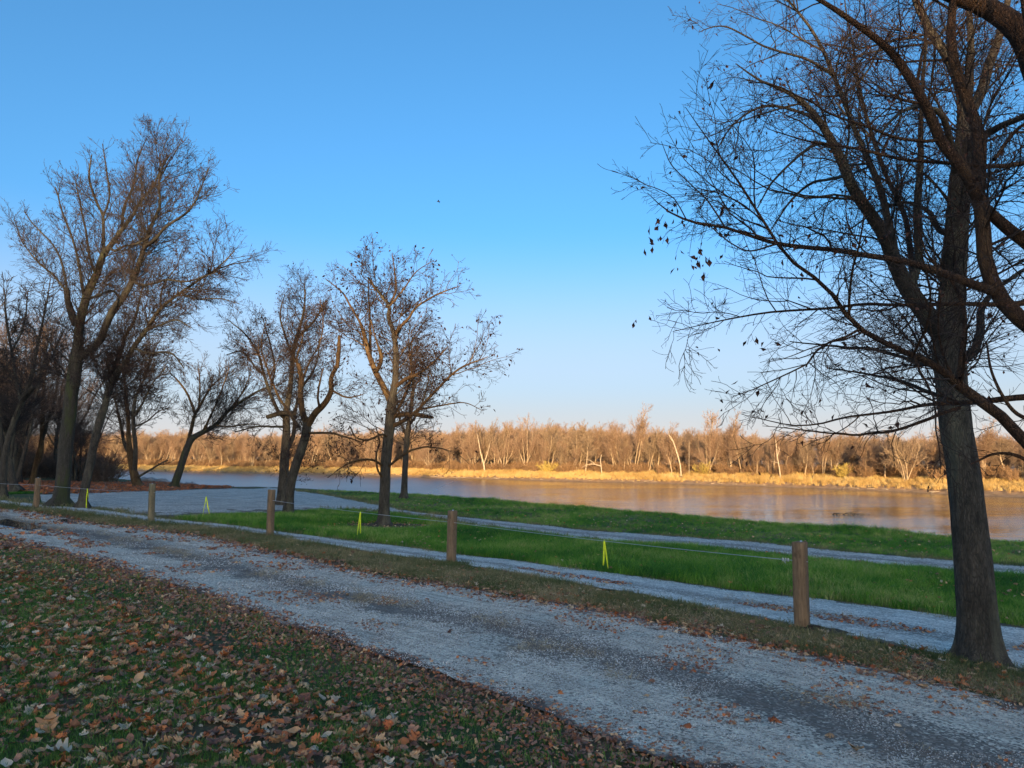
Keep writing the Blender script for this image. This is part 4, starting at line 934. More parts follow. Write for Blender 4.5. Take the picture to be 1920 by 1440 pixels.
SEG = [(225, 'glimpsed at the far left beyond the split-base tree'), (300, 'across the river between split-base tree and slanting tree'), (350, 'across the river just right of the slanting tree'), (430, 'across the river left of the twin-topped tree'),
       (520, 'across the river behind the twin-topped tree'), (600, 'seen between twin-topped tree and solitary tree'), (690, 'seen behind the solitary spreading tree'), (745, 'seen behind the slim tree'), (790, 'on the far bank just right of the slim tree'),
       (850, 'beside the thick pale trunk on the far bank'), (940, 'on the far bank below the wide open sky'), (1020, 'by the first yellowish shrub of the far bank'), (1080, 'left of the fallen pale wood'), (1140, 'right of the fallen pale wood'), (1195, 'left of the leaning bleached trunk'),
       (1250, 'around the leaning bleached trunk'), (1300, 'around the tallest far tree'), (1370, 'left of the white forked trunk'), (1440, 'around the white forked trunk'), (1500, 'above the branches caught in the river'), (1550, 'around the yellowish shrub right of centre'),
       (1620, 'left of the fan-shaped far tree'), (1680, 'right of the fan-shaped far tree'), (1745, 'behind the trunk of the big right tree'), (1830, 'across the river right of the big trunk'), (1930, 'past the right edge of the picture')]
KD = ['spreading single-trunk', 'twin-trunk', 'slender upright', 'many-stemmed', 'broad-crowned', 'steep-forked twin']
def far_label(px, kd, h):
    return '%s %s bare tree %s' % ('tall' if h > 11.5 else 'middling' if h > 8.5 else 'low', KD[kd], [t for a, t in SEG if a <= px + 1][-1])
LBL = {0: ('far_tree', 'bare brown tree in the front row of the wood across the river', 'trees in the front row of the far wood')}
for k, px in enumerate(pxs):
    d = R_.uniform(11, 24); p = far_spot(px, d); h = (852 - YT(px) + R_.normal() * 7 - 2) / F * p[1] + EYE - p[2]
    h *= R_.choice([R_.uniform(.5, .75), R_.uniform(.8, 1.08)]); s = h / 12 / .95
    kd = int(R_.integers(0, 6))
    put('far_tree', far_label(px, kd, s * 12), 'tree', farp[kd], tuple(p), R_.uniform(0, 6.28), (s * 1.05, s * 1.05, s), LBL[0][2], (R_.normal() * .04, R_.normal() * .06))
for px, yt, kd, lb in ((1322, 767, 2, 'tallest bare tree of the far wood rising well above the skyline'), (1190, 776, 5, 'tall narrow bare tree topping the far wood left of the tallest one'),
                       (1160, 785, 2, 'thin tree top showing just above the far skyline beside a taller narrow one'), (1075, 782, 4, 'wide flat-topped tree showing above the middle of the far wood'),
                       (1365, 785, 5, 'twin-stemmed tree just right of the tallest tree on the far bank'), (905, 790, 1, 'pale thick-trunked tree at the left end of the golden bank'), (985, 784, 3, 'many-stemmed tree whose crown rises above the wood between post and far bank middle')):
    p = far_spot(px, 15); s = ((852 - yt) / F * p[1] + EYE - p[2]) / 11.3
    put('tall_far_tree', lb, 'tree', farp[kd], tuple(p), R_.uniform(0, 6.28), (s * .85, s * .85, s))
# pale spreading shrub tree near the right trunk
t, k_ = proto_tree(7, 6, .55, 77, (40, 260, 1100, 1000), rmin=.02, trunk_r=.13, crown0=.1, ang=34)
sp = [('trunk', t.mesh('fan_trunk', M['trunk_far'])), ('crown', k_.mesh('fan_crown', M['twig_far2']))]
p = far_spot(1692, 9); put('fan_shaped_tree', 'pale many-stemmed tree spreading like a fan near the golden bank at the right', 'tree', sp, tuple(p), .4, ((852 - 818) / F * p[1] + EYE - p[2]) / 6.6)
# dead white trunks
def snag(label, pts, d, name='dead_tree', extra=()):
    p0 = far_spot(pts[0][0], d); Y = p0[1]
    root = empty(name, tuple(p0)); meta(root, label, 'dead tree')
    mb = MB(); q = [list(t) for t in pts]
    for j, l in enumerate([q] + [list(e) for e in extra]):
        a = A2(l); P = at(a[:, 0], a[:, 1], Y); P = catmull(np.concatenate([P, (a[:, 2] * Y / F / 2 * .5)[:, None]], 1), 12)
        if j == 0: P[0, 2] = p0[2] - .1
        mb = MB(); mb.tubes(P[None, :, :3] - p0, np.maximum(P[None, :, 3], .01), 7); mb.build('trunk' if j == 0 else 'limb', M['trunk_white'], root)
snag('leaning bleached dead trunk at the foot of the far wood', [(1277,889,5),(1275,870,5),(1268,845,5),(1261,825,4),(1254,815,2)], 8, extra=[[(1262,828,2),(1256,820,1.5),(1253,806,.6)]])
snag('white forked dead trunk standing upright in the far wood', [(1463,888,4),(1459,865,4),(1457,855,3.5),(1456,838,3),(1454,824,2)], 8, extra=[[(1457,856,3),(1461,845,2.5),(1460,838,2)], [(1459,868,1.6),(1452,866,1.4),(1446,865,.8)]])
snag('pale curved trunk leaning over fallen wood on the far bank', [(1128,886,4),(1127,874,3.5),(1126,862,3),(1128,852,2)], 7, extra=[[(1127,874,3),(1112,870,3),(1100,872,2),(1092,876,1)], [(1116,871,2),(1108,864,1.5),(1098,861,1)]])
snag('slender white trunk rising straight between brown far trees', [(1292,881,1.6),(1292,860,1.5),(1292,838,1.2),(1292,826,.6)], 9)
snag('thick pale trunk forking low at the left part of the golden bank', [(909,882,6),(906,866,5.5),(901,848,4),(897,825,2.5),(894,812,1)], 9, extra=[[(908,868,3),(914,850,2.5),(919,830,1.5)]])
# wood behind the front row
n = 2300; ii = R_.integers(i0 - 30, min(len(FARR) - 1, i1 + 25), n); dd = R_.uniform(22, 120, n) ; P = np.concatenate([FARR[ii] + nrm[ii] * dd[:, None], far_z(dd)[:, None]], 1)
P = P[P[:, 1] > 60]; px = 960 + F * P[:, 0] / P[:, 1]
h = ((852 - YT(px) - 4) / F * P[:, 1] + EYE - P[:, 2]) * R_.uniform(.8, 1.0, len(P)); h = np.minimum(h, 17)
fj = [joined(p_, 'far_wood_kind') for p_ in farp]
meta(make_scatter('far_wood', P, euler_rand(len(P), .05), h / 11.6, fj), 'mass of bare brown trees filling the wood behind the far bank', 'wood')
# brush and yellow shrubs at the foot of the wood
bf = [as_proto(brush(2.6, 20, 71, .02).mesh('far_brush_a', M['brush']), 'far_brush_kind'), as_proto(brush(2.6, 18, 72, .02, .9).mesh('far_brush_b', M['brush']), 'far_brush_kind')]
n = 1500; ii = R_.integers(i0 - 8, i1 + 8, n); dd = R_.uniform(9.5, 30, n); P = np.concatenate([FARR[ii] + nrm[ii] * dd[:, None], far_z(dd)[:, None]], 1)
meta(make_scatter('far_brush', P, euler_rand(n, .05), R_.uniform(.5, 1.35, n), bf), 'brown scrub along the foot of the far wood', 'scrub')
ym = [('stems', brush(2.8, 26, 73, .022, .8).mesh('yellow_shrub_stems', M['brush_yellow']))]
for px, lb in ((1575, 'yellowish shrub at the edge of the far wood right of the white forked trunk'), (1312, 'yellow-green shrub beneath the tallest far tree'), (1028, 'yellowish shrub in the wood above the left half of the golden bank')):
    put('yellow_shrub', lb, 'shrub', ym, tuple(far_spot(px, 9.5)), px, 1.25)
# golden reeds
gp = [tuft('gold_%d' % k, 26, 1.15, .55, .035, M['grass_gold'], .7, 80 + k) for k in range(3)]
n = 26000; ii = R_.integers(i0 - 8, i1 + 8, n); dd = 1.9 + 13 * R_.random(n) ** 1.1; P = np.concatenate([FARR[ii] + nrm[ii] * dd[:, None] + R_.normal(size=(n, 2)) * 1.2, (far_z(dd) - .03)[:, None]], 1)
clump = .75 + .5 * np.array([mnoise.noise(Vector((p[0] * .25, p[1] * .25, 1))) for p in P])
P = P[clump > .42]; clump = clump[clump > .42]
meta(make_scatter('golden_reeds', P, euler_rand(len(P), .12), clump * R_.uniform(.7, 1.25, len(P)), gp), 'tall dry golden grass along the far riverbank', 'dry grass')
# driftwood line on the far mud
n = 260; ii = R_.integers(i0, i1, n); P = FARR[ii] + nrm[ii] * R_.uniform(.5, 2., n)[:, None]; mb = MB()
c = np.concatenate([P, np.full((n, 1), WATER + .28)], 1); a = R_.uniform(0, 6.28, n); l = R_.uniform(.5, 2.5, n); dv = np.stack([np.cos(a), np.sin(a), R_.normal(size=n) * .1], 1) * l[:, None]
mb.tubes(np.stack([c, c + dv * .5 + [0, 0, .05], c + dv], 1), np.tile(np.array([[.06, .05, .02]]), (n, 1)), 4); meta(mb.build('driftwood', M['trunk_white']), 'bleached driftwood scattered on the muddy far waterline', 'driftwood', kind='stuff')

# unseen scrub and trees added on the rise to shade the foreground
n = 1300; P = np.stack([R_.uniform(-260, 260, n), R_.uniform(-215, -155, n)], 1); P = np.concatenate([P, gz(P[:, 0], P[:, 1])[:, None]], 1)
meta(make_scatter('hillside_thicket', P, euler_rand(n, .05), R_.uniform(.9, 1.6, n), [as_proto(m_, 'hill_thicket_kind') for m_ in bl]), 'scrub on the wooded rise behind the gravel road', 'scrub')
n = 90; P = np.stack([R_.uniform(-260, 260, n), R_.uniform(-215, -160, n)], 1); P = np.concatenate([P, gz(P[:, 0], P[:, 1])[:, None]], 1)
meta(make_scatter('hillside_wood', P, euler_rand(n, .05), R_.uniform(.28, .5, n), [joined(p_, 'hill_wood_kind') for p_ in mid]), 'bare trees on the rise behind the gravel road', 'wood')

# ------------------------------------------------------------------ fence: posts, cable, tapes
POST = [((1504,1181),(1499,1015),'post_brown','dark brown square fence post, nearest the big trunk at the right'),
        ((846,1057),(848,957),'post_brown','weathered brown fence post between the solitary tree and the yellow tape at right of it'),
        ((506,1007),(509,918),'post_brown','brown fence post standing just in front of the twin-topped tree'),
        ((283,980),(287,907),'post_green','greenish fence post in front of the gravel turning area'),
        ((67,956),(70,896),'post_brown','leftmost fence post, beside the mossy forked tree')]
# labels keep to what stands beside each post
ang = math.atan2(D[1], D[0]); posts = []
for (b, t, mk, lb) in POST:
    g0 = ground(b[0], b[1] - 1)[0]; top = at(t[0], t[1], g0[1]); h = top[2] - g0[2]
    root = empty('fence_post', tuple(g0)); root.rotation_euler = (.018 * math.sin(b[0]), .015 * math.cos(b[0] * 1.7), ang); meta(root, lb, 'post', 'square timber posts along the road')
    w = .067; mb = MB(); ht = h + .25; r = np.random.default_rng(int(b[0]))
    V = []; bev = .010
    ring = [(-w+bev,-w),(w-bev,-w),(w,-w+bev),(w,w-bev),(w-bev,w),(-w+bev,w),(-w,w-bev),(-w,-w+bev)]
    zs = np.concatenate([np.linspace(-.25, h - .012, 16), [h]])
    for i, z in enumerate(zs):
        s = 1 if i < len(zs) - 1 else .9
        V += [(x * s * (1 + r.normal() * .012), y * s * (1 + r.normal() * .02), z + (r.normal() * .003 if i == len(zs) - 1 else 0)) for x, y in ring]
    nf = len(zs); q = np.array([(i * 8 + c, i * 8 + (c + 1) % 8, i * 8 + 8 + (c + 1) % 8, i * 8 + 8 + c) for i in range(nf - 1) for c in range(8)])
    V.append((0, 0, h + .001)); mb.add(V, [q, np.array([((nf - 1) * 8 + c, (nf - 1) * 8 + (c + 1) % 8, nf * 8) for c in range(8)])])
    mb.build('timber', M[mk], root, smooth=False)
    mb = MB(); P = np.array([[(.02, -.01, h), (.02, -.01, h + .012), (.02, -.01, h + .018)]]); mb.tubes(P, np.array([[.012, .011, .001]]), 8); mb.build('bolt', M['cable'], root)
    posts.append((g0, h))
posts.append((posts[-1][0] + np.array([-4.2, 3.0, .1]), .8))
cpts = [g0 + np.array([0, 0, h * .775]) for g0, h in posts][::-1]
P = []
for a, b in zip(cpts[:-1], cpts[1:]):
    t = np.linspace(0, 1, 24)[:-1, None]; s = a * (1 - t) + b * t; s[:, 2] -= (4 * t[:, 0] * (1 - t[:, 0])) * .025; P.append(s)
P = np.concatenate(P + [cpts[-1][None] + np.array([[.09 * D[0], .09 * D[1], 0]])]); mb = MB(); mb.tubes((P - P[0])[None], np.full((1, len(P)), .004), 6)
cable = mb.build('steel_cable', M['cable'], loc=tuple(P[0])); meta(cable, 'thin grey steel cable strung through the row of timber posts', 'cable')
mb = MB(); e_ = cpts[-1]; q0 = e_ - np.array([D[0], D[1], 0]) * .19
for k in range(3):
    c0 = q0 + np.array([D[0], D[1], 0]) * k * .03 - P[0]; mb.tubes(np.array([[c0 + [0, 0, -.018], c0 + [.004, 0, 0], c0 + [0, 0, .018]]]), np.array([[.009, .012, .009]]), 6)
c0 = q0 - P[0]; mb.tubes(np.array([[c0, c0 + [.02, -.01, -.03], c0 + [.03, -.01, -.045]]]), np.array([[.006, .005, .003]]), 5)
mb.build('cable_clamp', M['cable'], cable)
def cable_at(px):
    x = to_px(P)[0]; o = np.argsort(x); return np.array([np.interp(px, x[o], P[o, i]) for i in range(3)])
def tape(label, top, ends):
    c = cable_at(top[0]); root = empty('marker_tape', tuple(c)); meta(root, label, 'tape', 'yellow tapes tied on the cable')
    side = np.array([1., 0, 0])
    for j, (ex, ey) in enumerate(ends):
        e2 = at(ex, ey, c[1] - .03 + .05 * j); n = 9; V = []
        for i in range(n):
            t = i / (n - 1); p = c * (1 - t) + e2 * t; p = p + np.array([0, -.012 + .006 * math.sin(7 * t + j), 0]); w = .0125 * (1.05 - .15 * math.sin(5 * t + j))
            s = np.array([math.cos(1.1 * t * (1 if j else -1)), math.sin(1.1 * t * (1 if j else -1)), 0]); V += [p - s * w, p + s * w]
        f = np.array([(2 * i, 2 * i + 1, 2 * i + 3, 2 * i + 2) for i in range(n - 1)]); mb = MB(); mb.add(np.array(V) - c, f)
        o = mb.build('tape_end', M['tape'], root, smooth=False); sd = o.modifiers.new('thickness', 'SOLIDIFY'); sd.thickness = .0015
    mb = MB(); a = np.linspace(0, 6.283, 9)[:-1]; Q = np.array([[[0, math.cos(t) * .011, math.sin(t) * .011] for t in list(a) + [a[0]]]]); mb.tubes(Q, np.full((1, 9), .007), 5); mb.build('knot', M['tape'], root)
tape('yellow tape hanging beside the trunk of the leaning tree', (164, 916), [(167, 936), (162, 953)])
tape('yellow tape hanging in a narrow inverted V before the gravel turning area', (387, 932), [(380, 969), (393, 964)])
tape('yellow tape with two close ends left of the solitary spreading tree', (676, 961), [(670, 1003), (676, 1000)])
tape('yellow tape over tall green grass, nearest to the right-hand post', (1133, 1022), [(1131, 1060), (1140, 1066)])
# dug soil round the posts
def mound(name, label, cat, c, rx, ry, h, mat, seed, rot=ang, kind=None):
    n, m = 28, 8; V = [(0, 0, h)]
    for i in range(1, m + 1):
        for j in range(n):
            a = j * 6.28318 / n; rr = i / m * (1 + .35 * mnoise.fractal(Vector((math.cos(a) * 1.3 + seed, math.sin(a) * 1.3, 0)), 1, 2, 3)); x, y = rx * rr * math.cos(a), ry * rr * math.sin(a)
            V.append((x, y, h * max(0, 1 - (i / m) ** 2) * (.7 + .8 * mnoise.noise(Vector((x * 9, y * 9, seed)))) + (.0 if i < m else -.03)))
    V = np.array(V); ca, sa = math.cos(rot), math.sin(rot); X = V[:, 0] * ca - V[:, 1] * sa; Y = V[:, 0] * sa + V[:, 1] * ca
    Z = V[:, 2] + gz(X + c[0], Y + c[1]) - c[2]; V = np.stack([X, Y, Z + .012], 1)
    f3 = np.array([(0, 1 + j, 1 + (j + 1) % n) for j in range(n)]); f4 = np.array([(1 + (i - 1) * n + j, 1 + i * n + j, 1 + i * n + (j + 1) % n, 1 + (i - 1) * n + (j + 1) % n) for i in range(1, m) for j in range(n)])
    mb = MB(); mb.add(V, [f3, f4]); o = mb.build(name, mat, loc=tuple(c)); return meta(o, label, cat, kind=kind)
for k, (g0, h) in enumerate(posts[:5]):
    mound('soil_heap', ['loose dark soil round the foot of the right-hand post', 'trodden earth at the foot of the post before the slim tree', 'dark soil spread along the foot of the middle post', 'earth at the foot of the greenish post', 'earth at the foot of the leftmost post'][k], 'soil', g0 + np.array([.15, -.1, 0]), [.42, .3, .6, .4, .3][k], [.22, .16, .2, .16, .15][k], [.05, .03, .04, .03, .03][k], M['soil'], k + 1)
c = ground(1432, 1183)[0]; mound('clay_heap', 'orange-brown clay dug up left of the right-hand post', 'soil', c, .42, .2, .05, M['soil_red'], 9)
c = ground(735, 989)[0]; mound('bare_soil', 'ring of dark bare earth and leaves round the solitary tree', 'soil', c, 1.5, 1.1, .06, M['soil'], 12, rot=0)
for k, (x, y, rx, ry, lb) in enumerate(((30, 986, 1.6, .35, 'dark shallow puddle at the left edge of the gravel road'), (128, 979, .55, .22, 'small dark puddle in the gravel road left of the greenish post'))):
    c = ground(x, y)[0]; o = mound('puddle', lb, 'puddle', c, rx, ry, .0, M['puddle'], 20 + k, rot=ang)
    o.location.z += .024
# riprap
for k in range(46):
    x = R_.uniform(264, 388); c = on_plane(x, R_.uniform(903, 907) + (x - 264) * .03, -.75); c[2] = max(float(gz(c[0], c[1])[0]), -1.1); s = R_.uniform(.16, .42)
    mb = MB(); V = []; nn, mm = 7, 5
    for i in range(mm):
        for j in range(nn):
            ph = math.pi * (i + .5) / mm; a = j * 6.283 / nn; rr = s * (1 + R_.normal() * .17); V.append((rr * math.sin(ph) * math.cos(a) * 1.3, rr * math.sin(ph) * math.sin(a), rr * math.cos(ph) * .7))
    V += [(0, 0, s * .7), (0, 0, -s * .7)]; q = np.array([(i * nn + j, (i + 1) * nn + j, (i + 1) * nn + (j + 1) % nn, i * nn + (j + 1) % nn) for i in range(mm - 1) for j in range(nn)])
    mb.add(V, [q, np.array([(nn * mm, j, (j + 1) % nn) for j in range(nn)] + [(nn * mm + 1, (mm - 1) * nn + (j + 1) % nn, (mm - 1) * nn + j) for j in range(nn)])])
    o = mb.build('rock', M['rock'], smooth=False, loc=(c[0], c[1], c[2] + s * .5)); meta(o, '%s broken rock %s of the riprap pile by the slanting tree' % ('big' if s > .3 else 'middling' if s > .2 else 'small', 'at the left end' if x < 300 else 'at the right end' if x > 360 else 'in the middle'), 'rock', 'rocks of the riprap pile')
# drifting snag in the river and a wake of ripples behind it
c = on_plane(1586, 965, WATER); root = empty('river_snag', tuple(c)); meta(root, 'tangle of drift branches caught in the river in front of the far bank', 'branch')
r = np.random.default_rng(5)
for k in range(9):
    x = -1.9 + k * .36 + r.uniform(-.3, .3); L = r.uniform(.6, 1.9); hh = r.uniform(.05, .28)
    Pn = np.array([[[x, 0, -.1], [x + L * .3, 0, hh * .8], [x + L * .65, .1, hh], [x + L, .1, hh * .2]]]); mb = MB(); mb.tubes(Pn, np.array([[.05, .045, .035, .02]]), 5); mb.build('drift_branch', M['bark_grey'], root)
# the bird
c = at(822, 378, 60); root = empty('bird', tuple(c)); meta(root, 'small dark bird flying alone in the blue sky', 'bird')
mb = MB(); mb.tubes(np.array([[(-.13, 0, 0), (-.09, 0, .005), (0, 0, .01), (.09, 0, 0), (.17, 0, -.005)]]), np.array([[.008, .028, .045, .03, .01]]), 8); mb.build('body', M['bird'], root)
for s in (-1, 1):
    mb = MB(); mb.add([(-.06, .03 * s, .02), (.05, .03 * s, .02), (.06, .22 * s, .05), (-.01, .22 * s, .055), (.09, .42 * s, .0)], [np.array([(0, 1, 2, 3)]), np.array([(3, 2, 4)])]); o = mb.build('wing', M['bird'], root, smooth=False); sd = o.modifiers.new('thickness', 'SOLIDIFY'); sd.thickness = .008

# ------------------------------------------------------------------ grass
LAWN = E['E1'] - Nn * 15
tl = [tuft('lawn_tuft_%d' % k, 14, .06, .07, .0035, M['grass_lawn'], .9, k) for k in range(3)]
P, t, area = zone(LAWN, E['E1'] - Nn * .12, 420000); k_ = thin(P, 6.5, 1.5); P, t = P[k_], t[k_]
cl = fb(P, .55, 2); k_ = (cl > -.5) & ((t < .93) | (rng.random(len(t)) < .35)); P = P[k_]; d = np.linalg.norm(P[:, :2], axis=1)
meta(make_scatter('lawn_grass', P, euler_rand(len(P), .2), np.clip(.8 + d * .05, .8, 2.2) * rng.uniform(.7, 1.3, len(P)), tl), 'short green lawn grass between the fallen leaves', 'grass')
tv = [tuft('verge_tuft_%d' % k, 14, .06, .08, .004, M['grass_verge'], .9, k + 5) for k in range(3)]
P, t, area = zone(E['E2'], E['E3'], 130000); k_ = thin(P, 9, 1.3); P, t = P[k_], t[k_]; cl = fb(P, .9, 4); k_ = (cl > -.55 + .4 * (1 - t)) & (t > .12 + .1 * rng.random(len(t))); P = P[k_]; d = np.linalg.norm(P[:, :2], axis=1)
meta(make_scatter('verge_grass', P, euler_rand(len(P), .2), np.clip(.8 + d * .035, .8, 2.4) * rng.uniform(.6, 1.3, len(P)), tv), 'thin worn grass on the verge between road and path', 'grass')
tg = [tuft('lush_tuft_%d' % k, 26, .20, .16, .007, M['grass_lush'], .8, k + 9) for k in range(3)]
uG = (ground(330, 975)[0, :2] @ D)
P1, t1, _ = zone(E['E4'] + Nn * .05, E['E5'] - Nn * .1, 30000, u0=uG)
lg = ground(A2([400,500,600]), A2([967,963,956]))[:, :2]; P1b, _, _ = zone(E['E4'] + Nn * .05, np.concatenate([[ground(326, 972.5)[0, :2]], lg, [E['E5'][1]]]), 5000, ax=AX)
P2, t2, _ = zone(E['E6'] + Nn * .1, E['E7'] + Nn * 1.2, 42000)
P3, t3, _ = zone(ground(A2([-120, 0, 60, 95]), A2([936, 937, 944, 947]))[:, :2], ground(A2([-120, 13, 60, 96]), A2([905, 909, 915, 924]))[:, :2], 5000, ax=AX)
sc = [.62 * (1 - .55 * np.clip((P1 @ np.array([0, 0, 0]) + t1 - .75) * 4, 0, 1)) + .5, np.full(len(P1b), .7), .55 + .75 * sm((t2 - .55) / .4), np.full(len(P3), .5)]
P = np.concatenate([P1, P1b, P2, P3]); P1_ = np.concatenate([P1, P2]); P1_ = P1_[thin(P1_, 14, 1.)]; sc = np.concatenate(sc) * rng.uniform(.6, 1.25, len(P)) * np.clip(.9 + .45 * fb(P, .35, 7), .5, 1.5)
lotm = np.zeros(len(P), bool); k_ = thin(P, 14, 1.2); P, sc = P[k_], sc[k_]
sc = sc * np.clip(np.hypot(P[:, 0] - 735 * 0, P[:, 1] * 0) * 0 + 1, 1, 1)
c = ground(735, 989)[0]; dm = np.hypot(P[:, 0] - c[0], (P[:, 1] - c[1]) * 1.3); k_ = dm > 1.25 + .35 * rng.random(len(P)); P, sc = P[k_], sc[k_]
meta(make_scatter('lush_grass', P, euler_rand(len(P), .12), sc, tg), 'long bright green grass on both sides of the riverside track', 'grass')
PE = []
for (nm_, sg) in (('E3', 1), ('E4', -1), ('E5', 1), ('E6', -1)):
    q, _, _ = zone(E[nm_] - Nn * .22, E[nm_] + Nn * .22, 14000); PE.append(q)
q = np.concatenate(PE); k_ = thin(q, 12, 1.2) & (rng.random(len(q)) < np.clip(.35 + .9 * fb(q, 1.4, 51), 0, 1)); q = q[k_]; q[:, 2] += .01
meta(make_scatter('edge_grass', q, euler_rand(len(q), .25), rng.uniform(.6, 1.7, len(q)) * np.clip(np.linalg.norm(q[:, :2], axis=1) / 14, .8, 2.2), tv), 'ragged grass creeping over the edges of path and track', 'grass')
q = P1_[rng.choice(len(P1_), 2600)]; q = q[fb(q, .5, 71) > -.05]
meta(make_scatter('dead_tufts', q, euler_rand(len(q), .3), rng.uniform(1.2, 2.6, len(q)), tv), 'paler dead tufts among the green grass', 'grass')
# worn spots of straw on the road and verge
ts = [tuft('straw_%d' % k, 12, .05, .10, .004, M['straw'], 1.6, k + 30) for k in range(3)]
P, t, _ = zone(E['E1'], E['E2'], 60000); cl = fb(P, 1.0, 9); k_ = thin(P, 9, 1.2) & (abs(t - .5 - .1 * fb(P, .5, 3)) < .10) & (cl > .12); Pa = P[k_]
P, t, _ = zone(E['E2'], E['E3'], 30000); cl = fb(P, .8, 12); k_ = thin(P, 9, 1.2) & (cl > -.05) & (t < .65); Pb = P[k_]
P, t, _ = zone(E['E3'], E['E4'], 16000); cl = fb(P, .8, 15); k_ = thin(P, 9, 1.2) & (abs(t - .45) < .12) & (cl > .15) & (P[:, 0] > 0); P = np.concatenate([Pa, Pb, P[k_]])
P[:, 2] += .018
meta(make_scatter('straw', P, np.stack([rng.normal(0, .5, len(P)), rng.normal(0, .5, len(P)), rng.uniform(0, 6.28, len(P))], 1), np.stack([rng.uniform(.7, 1.5, len(P))] * 2 + [np.full(len(P), .35)], 1), ts), 'dead straw and grass bits on the worn road and verge', 'straw')

# ------------------------------------------------------------------ loose gravel
def chip(seed):
    r = np.random.default_rng(seed); V = np.array([(1,0,0),(0,1,0),(-1,0,0),(0,-1,0),(.3,.2,.8),(-.2,-.1,-.7)], float) * (.8 + .4 * r.random((6, 1))); mb = MB(); mb.add(V * .0085, np.array([(0,1,4),(1,2,4),(2,3,4),(3,0,4),(1,0,5),(2,1,5),(3,2,5),(0,3,5)])); return mb.build('chip_%d' % seed, M['stone'], smooth=False, link=False)
chips = [chip(k) for k in range(4)]
P, t, _ = zone(E['E1'], E['E2'], 260000); k_ = thin(P, 5.5, 1.8); P, t = P[k_], t[k_]; k_ = (fb(P, 1.3, 20) + .3 * np.abs(t - .5) * 2 > -.12) & (np.abs(t - .5) < .49); P = P[k_]; P[:, 2] += .022
d = np.linalg.norm(P[:, :2], axis=1)
meta(make_scatter('loose_gravel', P, rng.uniform(0, 6.28, (len(P), 3)), rng.uniform(.4, 1.15, len(P)) * np.clip(d / 7, .8, 1.6), chips), 'loose pale limestone chips on the gravel road', 'gravel')

# ------------------------------------------------------------------ fallen leaves
def leaf_mesh(name, outline, mat, curl, seed):
    """a thin curled leaf with a stalk; outline = half outline points (x across, y along)"""
    r = np.random.default_rng(seed); L = [(x, y) for x, y in outline]; V = []; f3 = []
    spine = np.linspace(0, 1, len(L))
    def bend(x, y):
        z = .25 * curl * math.sin(3.1 * y) * abs(x) +  curl * (x * x * 2.2) + curl * .6 * (y - .5) ** 2 * 2 + .05 * math.sin(9 * y + seed) * abs(x) * 3
        return (x, y - .5, z + r.normal() * .045)
    n = len(L)
    V = [bend(0, y) for _, y in L] + [bend(x, y) for x, y in L] + [bend(-x * r.uniform(.85, 1.1), y) for x, y in L]
    q = []
    for i in range(n - 1): q.append((i, n + i, n + i + 1, i + 1)); q.append((i, i + 1, 2 * n + i + 1, 2 * n + i))
    m0 = len(V); s0 = bend(0, 0); V += [(-.012, s0[1], s0[2]), (.012, s0[1], s0[2]), (.03, s0[1] - .38, s0[2] + .06), (.015, s0[1] - .38, s0[2] + .06)]; q.append((m0, m0 + 1, m0 + 2, m0 + 3))
    mb = MB(); mb.add(np.array(V) * .1, np.array(q)); return mb.mesh(name, mat, smooth=False)
oak = [(.02,0),(.12,.08),(.20,.16),(.12,.22),(.30,.34),(.32,.42),(.15,.44),(.18,.52),(.40,.64),(.38,.74),(.20,.70),(.24,.84),(.12,.96),(.01,1.)]
maple = [(.03,0),(.26,.02),(.36,.10),(.30,.18),(.52,.34),(.46,.42),(.34,.44),(.50,.62),(.44,.68),(.26,.60),(.22,.72),(.22,.82),(.12,.84),(.01,1.)]
round_ = [(.02,0),(.16,.08),(.28,.25),(.33,.45),(.28,.68),(.16,.86),(.01,1.)]
LM = {}
for ci, cn in enumerate(('tan', 'pale', 'rust', 'brown')):
    for si, (sn, ol) in enumerate((('oak', oak), ('maple', maple), ('oval', round_))):
        for cv in range(2): LM[(cn, sn, cv)] = leaf_mesh('%s_%s_leaf' % (cn, sn), ol, M['leaf_' + cn], (.55, -.9)[cv], ci * 7 + si * 3 + cv)
keys = list(LM); wts = np.array([{'tan': .27, 'pale': .11, 'rust': .25, 'brown': .34}[k[0]] * {'oak': .42, 'maple': .28, 'oval': .30}[k[1]] for k in keys]); wts /= wts.sum()
P, t, area = zone(LAWN, E['E1'] + Nn * .10, 260000, power=.72)
den = np.clip(.55 + .55 * fb(P, .45, 31) + .35 * fb(P, 1.6, 33) + .75 * sm((t - .80) / .18) + .25 * sm((P[:, 0] + 3) / 5), .05, 1)
k_ = (rng.random(len(P)) < den) & thin(P, 9.5, 1.2); P = P[k_]; t = t[k_]
Pv, tv_, _ = zone(E['E2'] - Nn * .25, E['E3'], 32000, power=1.4); dv = np.clip(.55 + .6 * fb(Pv, .7, 35) + .6 * (1 - tv_) * sm((Pv[:, 0] + 2) / 3), .05, 1); k_ = (rng.random(len(Pv)) < dv) & thin(Pv, 9, 1.2); Pv = Pv[k_]
Pr, tr_, _ = zone(E['E1'], E['E2'], 110); Pr = Pr[thin(Pr, 7, 1.)]; Pr[:, 2] += .02
cc = ground(735, 989)[0]; Pt = cc + np.stack([rng.normal(0, 1., 260), rng.normal(0, .8, 260), np.zeros(260)], 1); Pt[:, 2] = gz(Pt[:, 0], Pt[:, 1]) + .05
cc = ground(1840, 1243)[0]; Ph = cc + np.stack([rng.normal(0, .9, 240), rng.normal(-.2, .35, 240), np.zeros(240)], 1); Ph[:, 2] = gz(Ph[:, 0], Ph[:, 1])
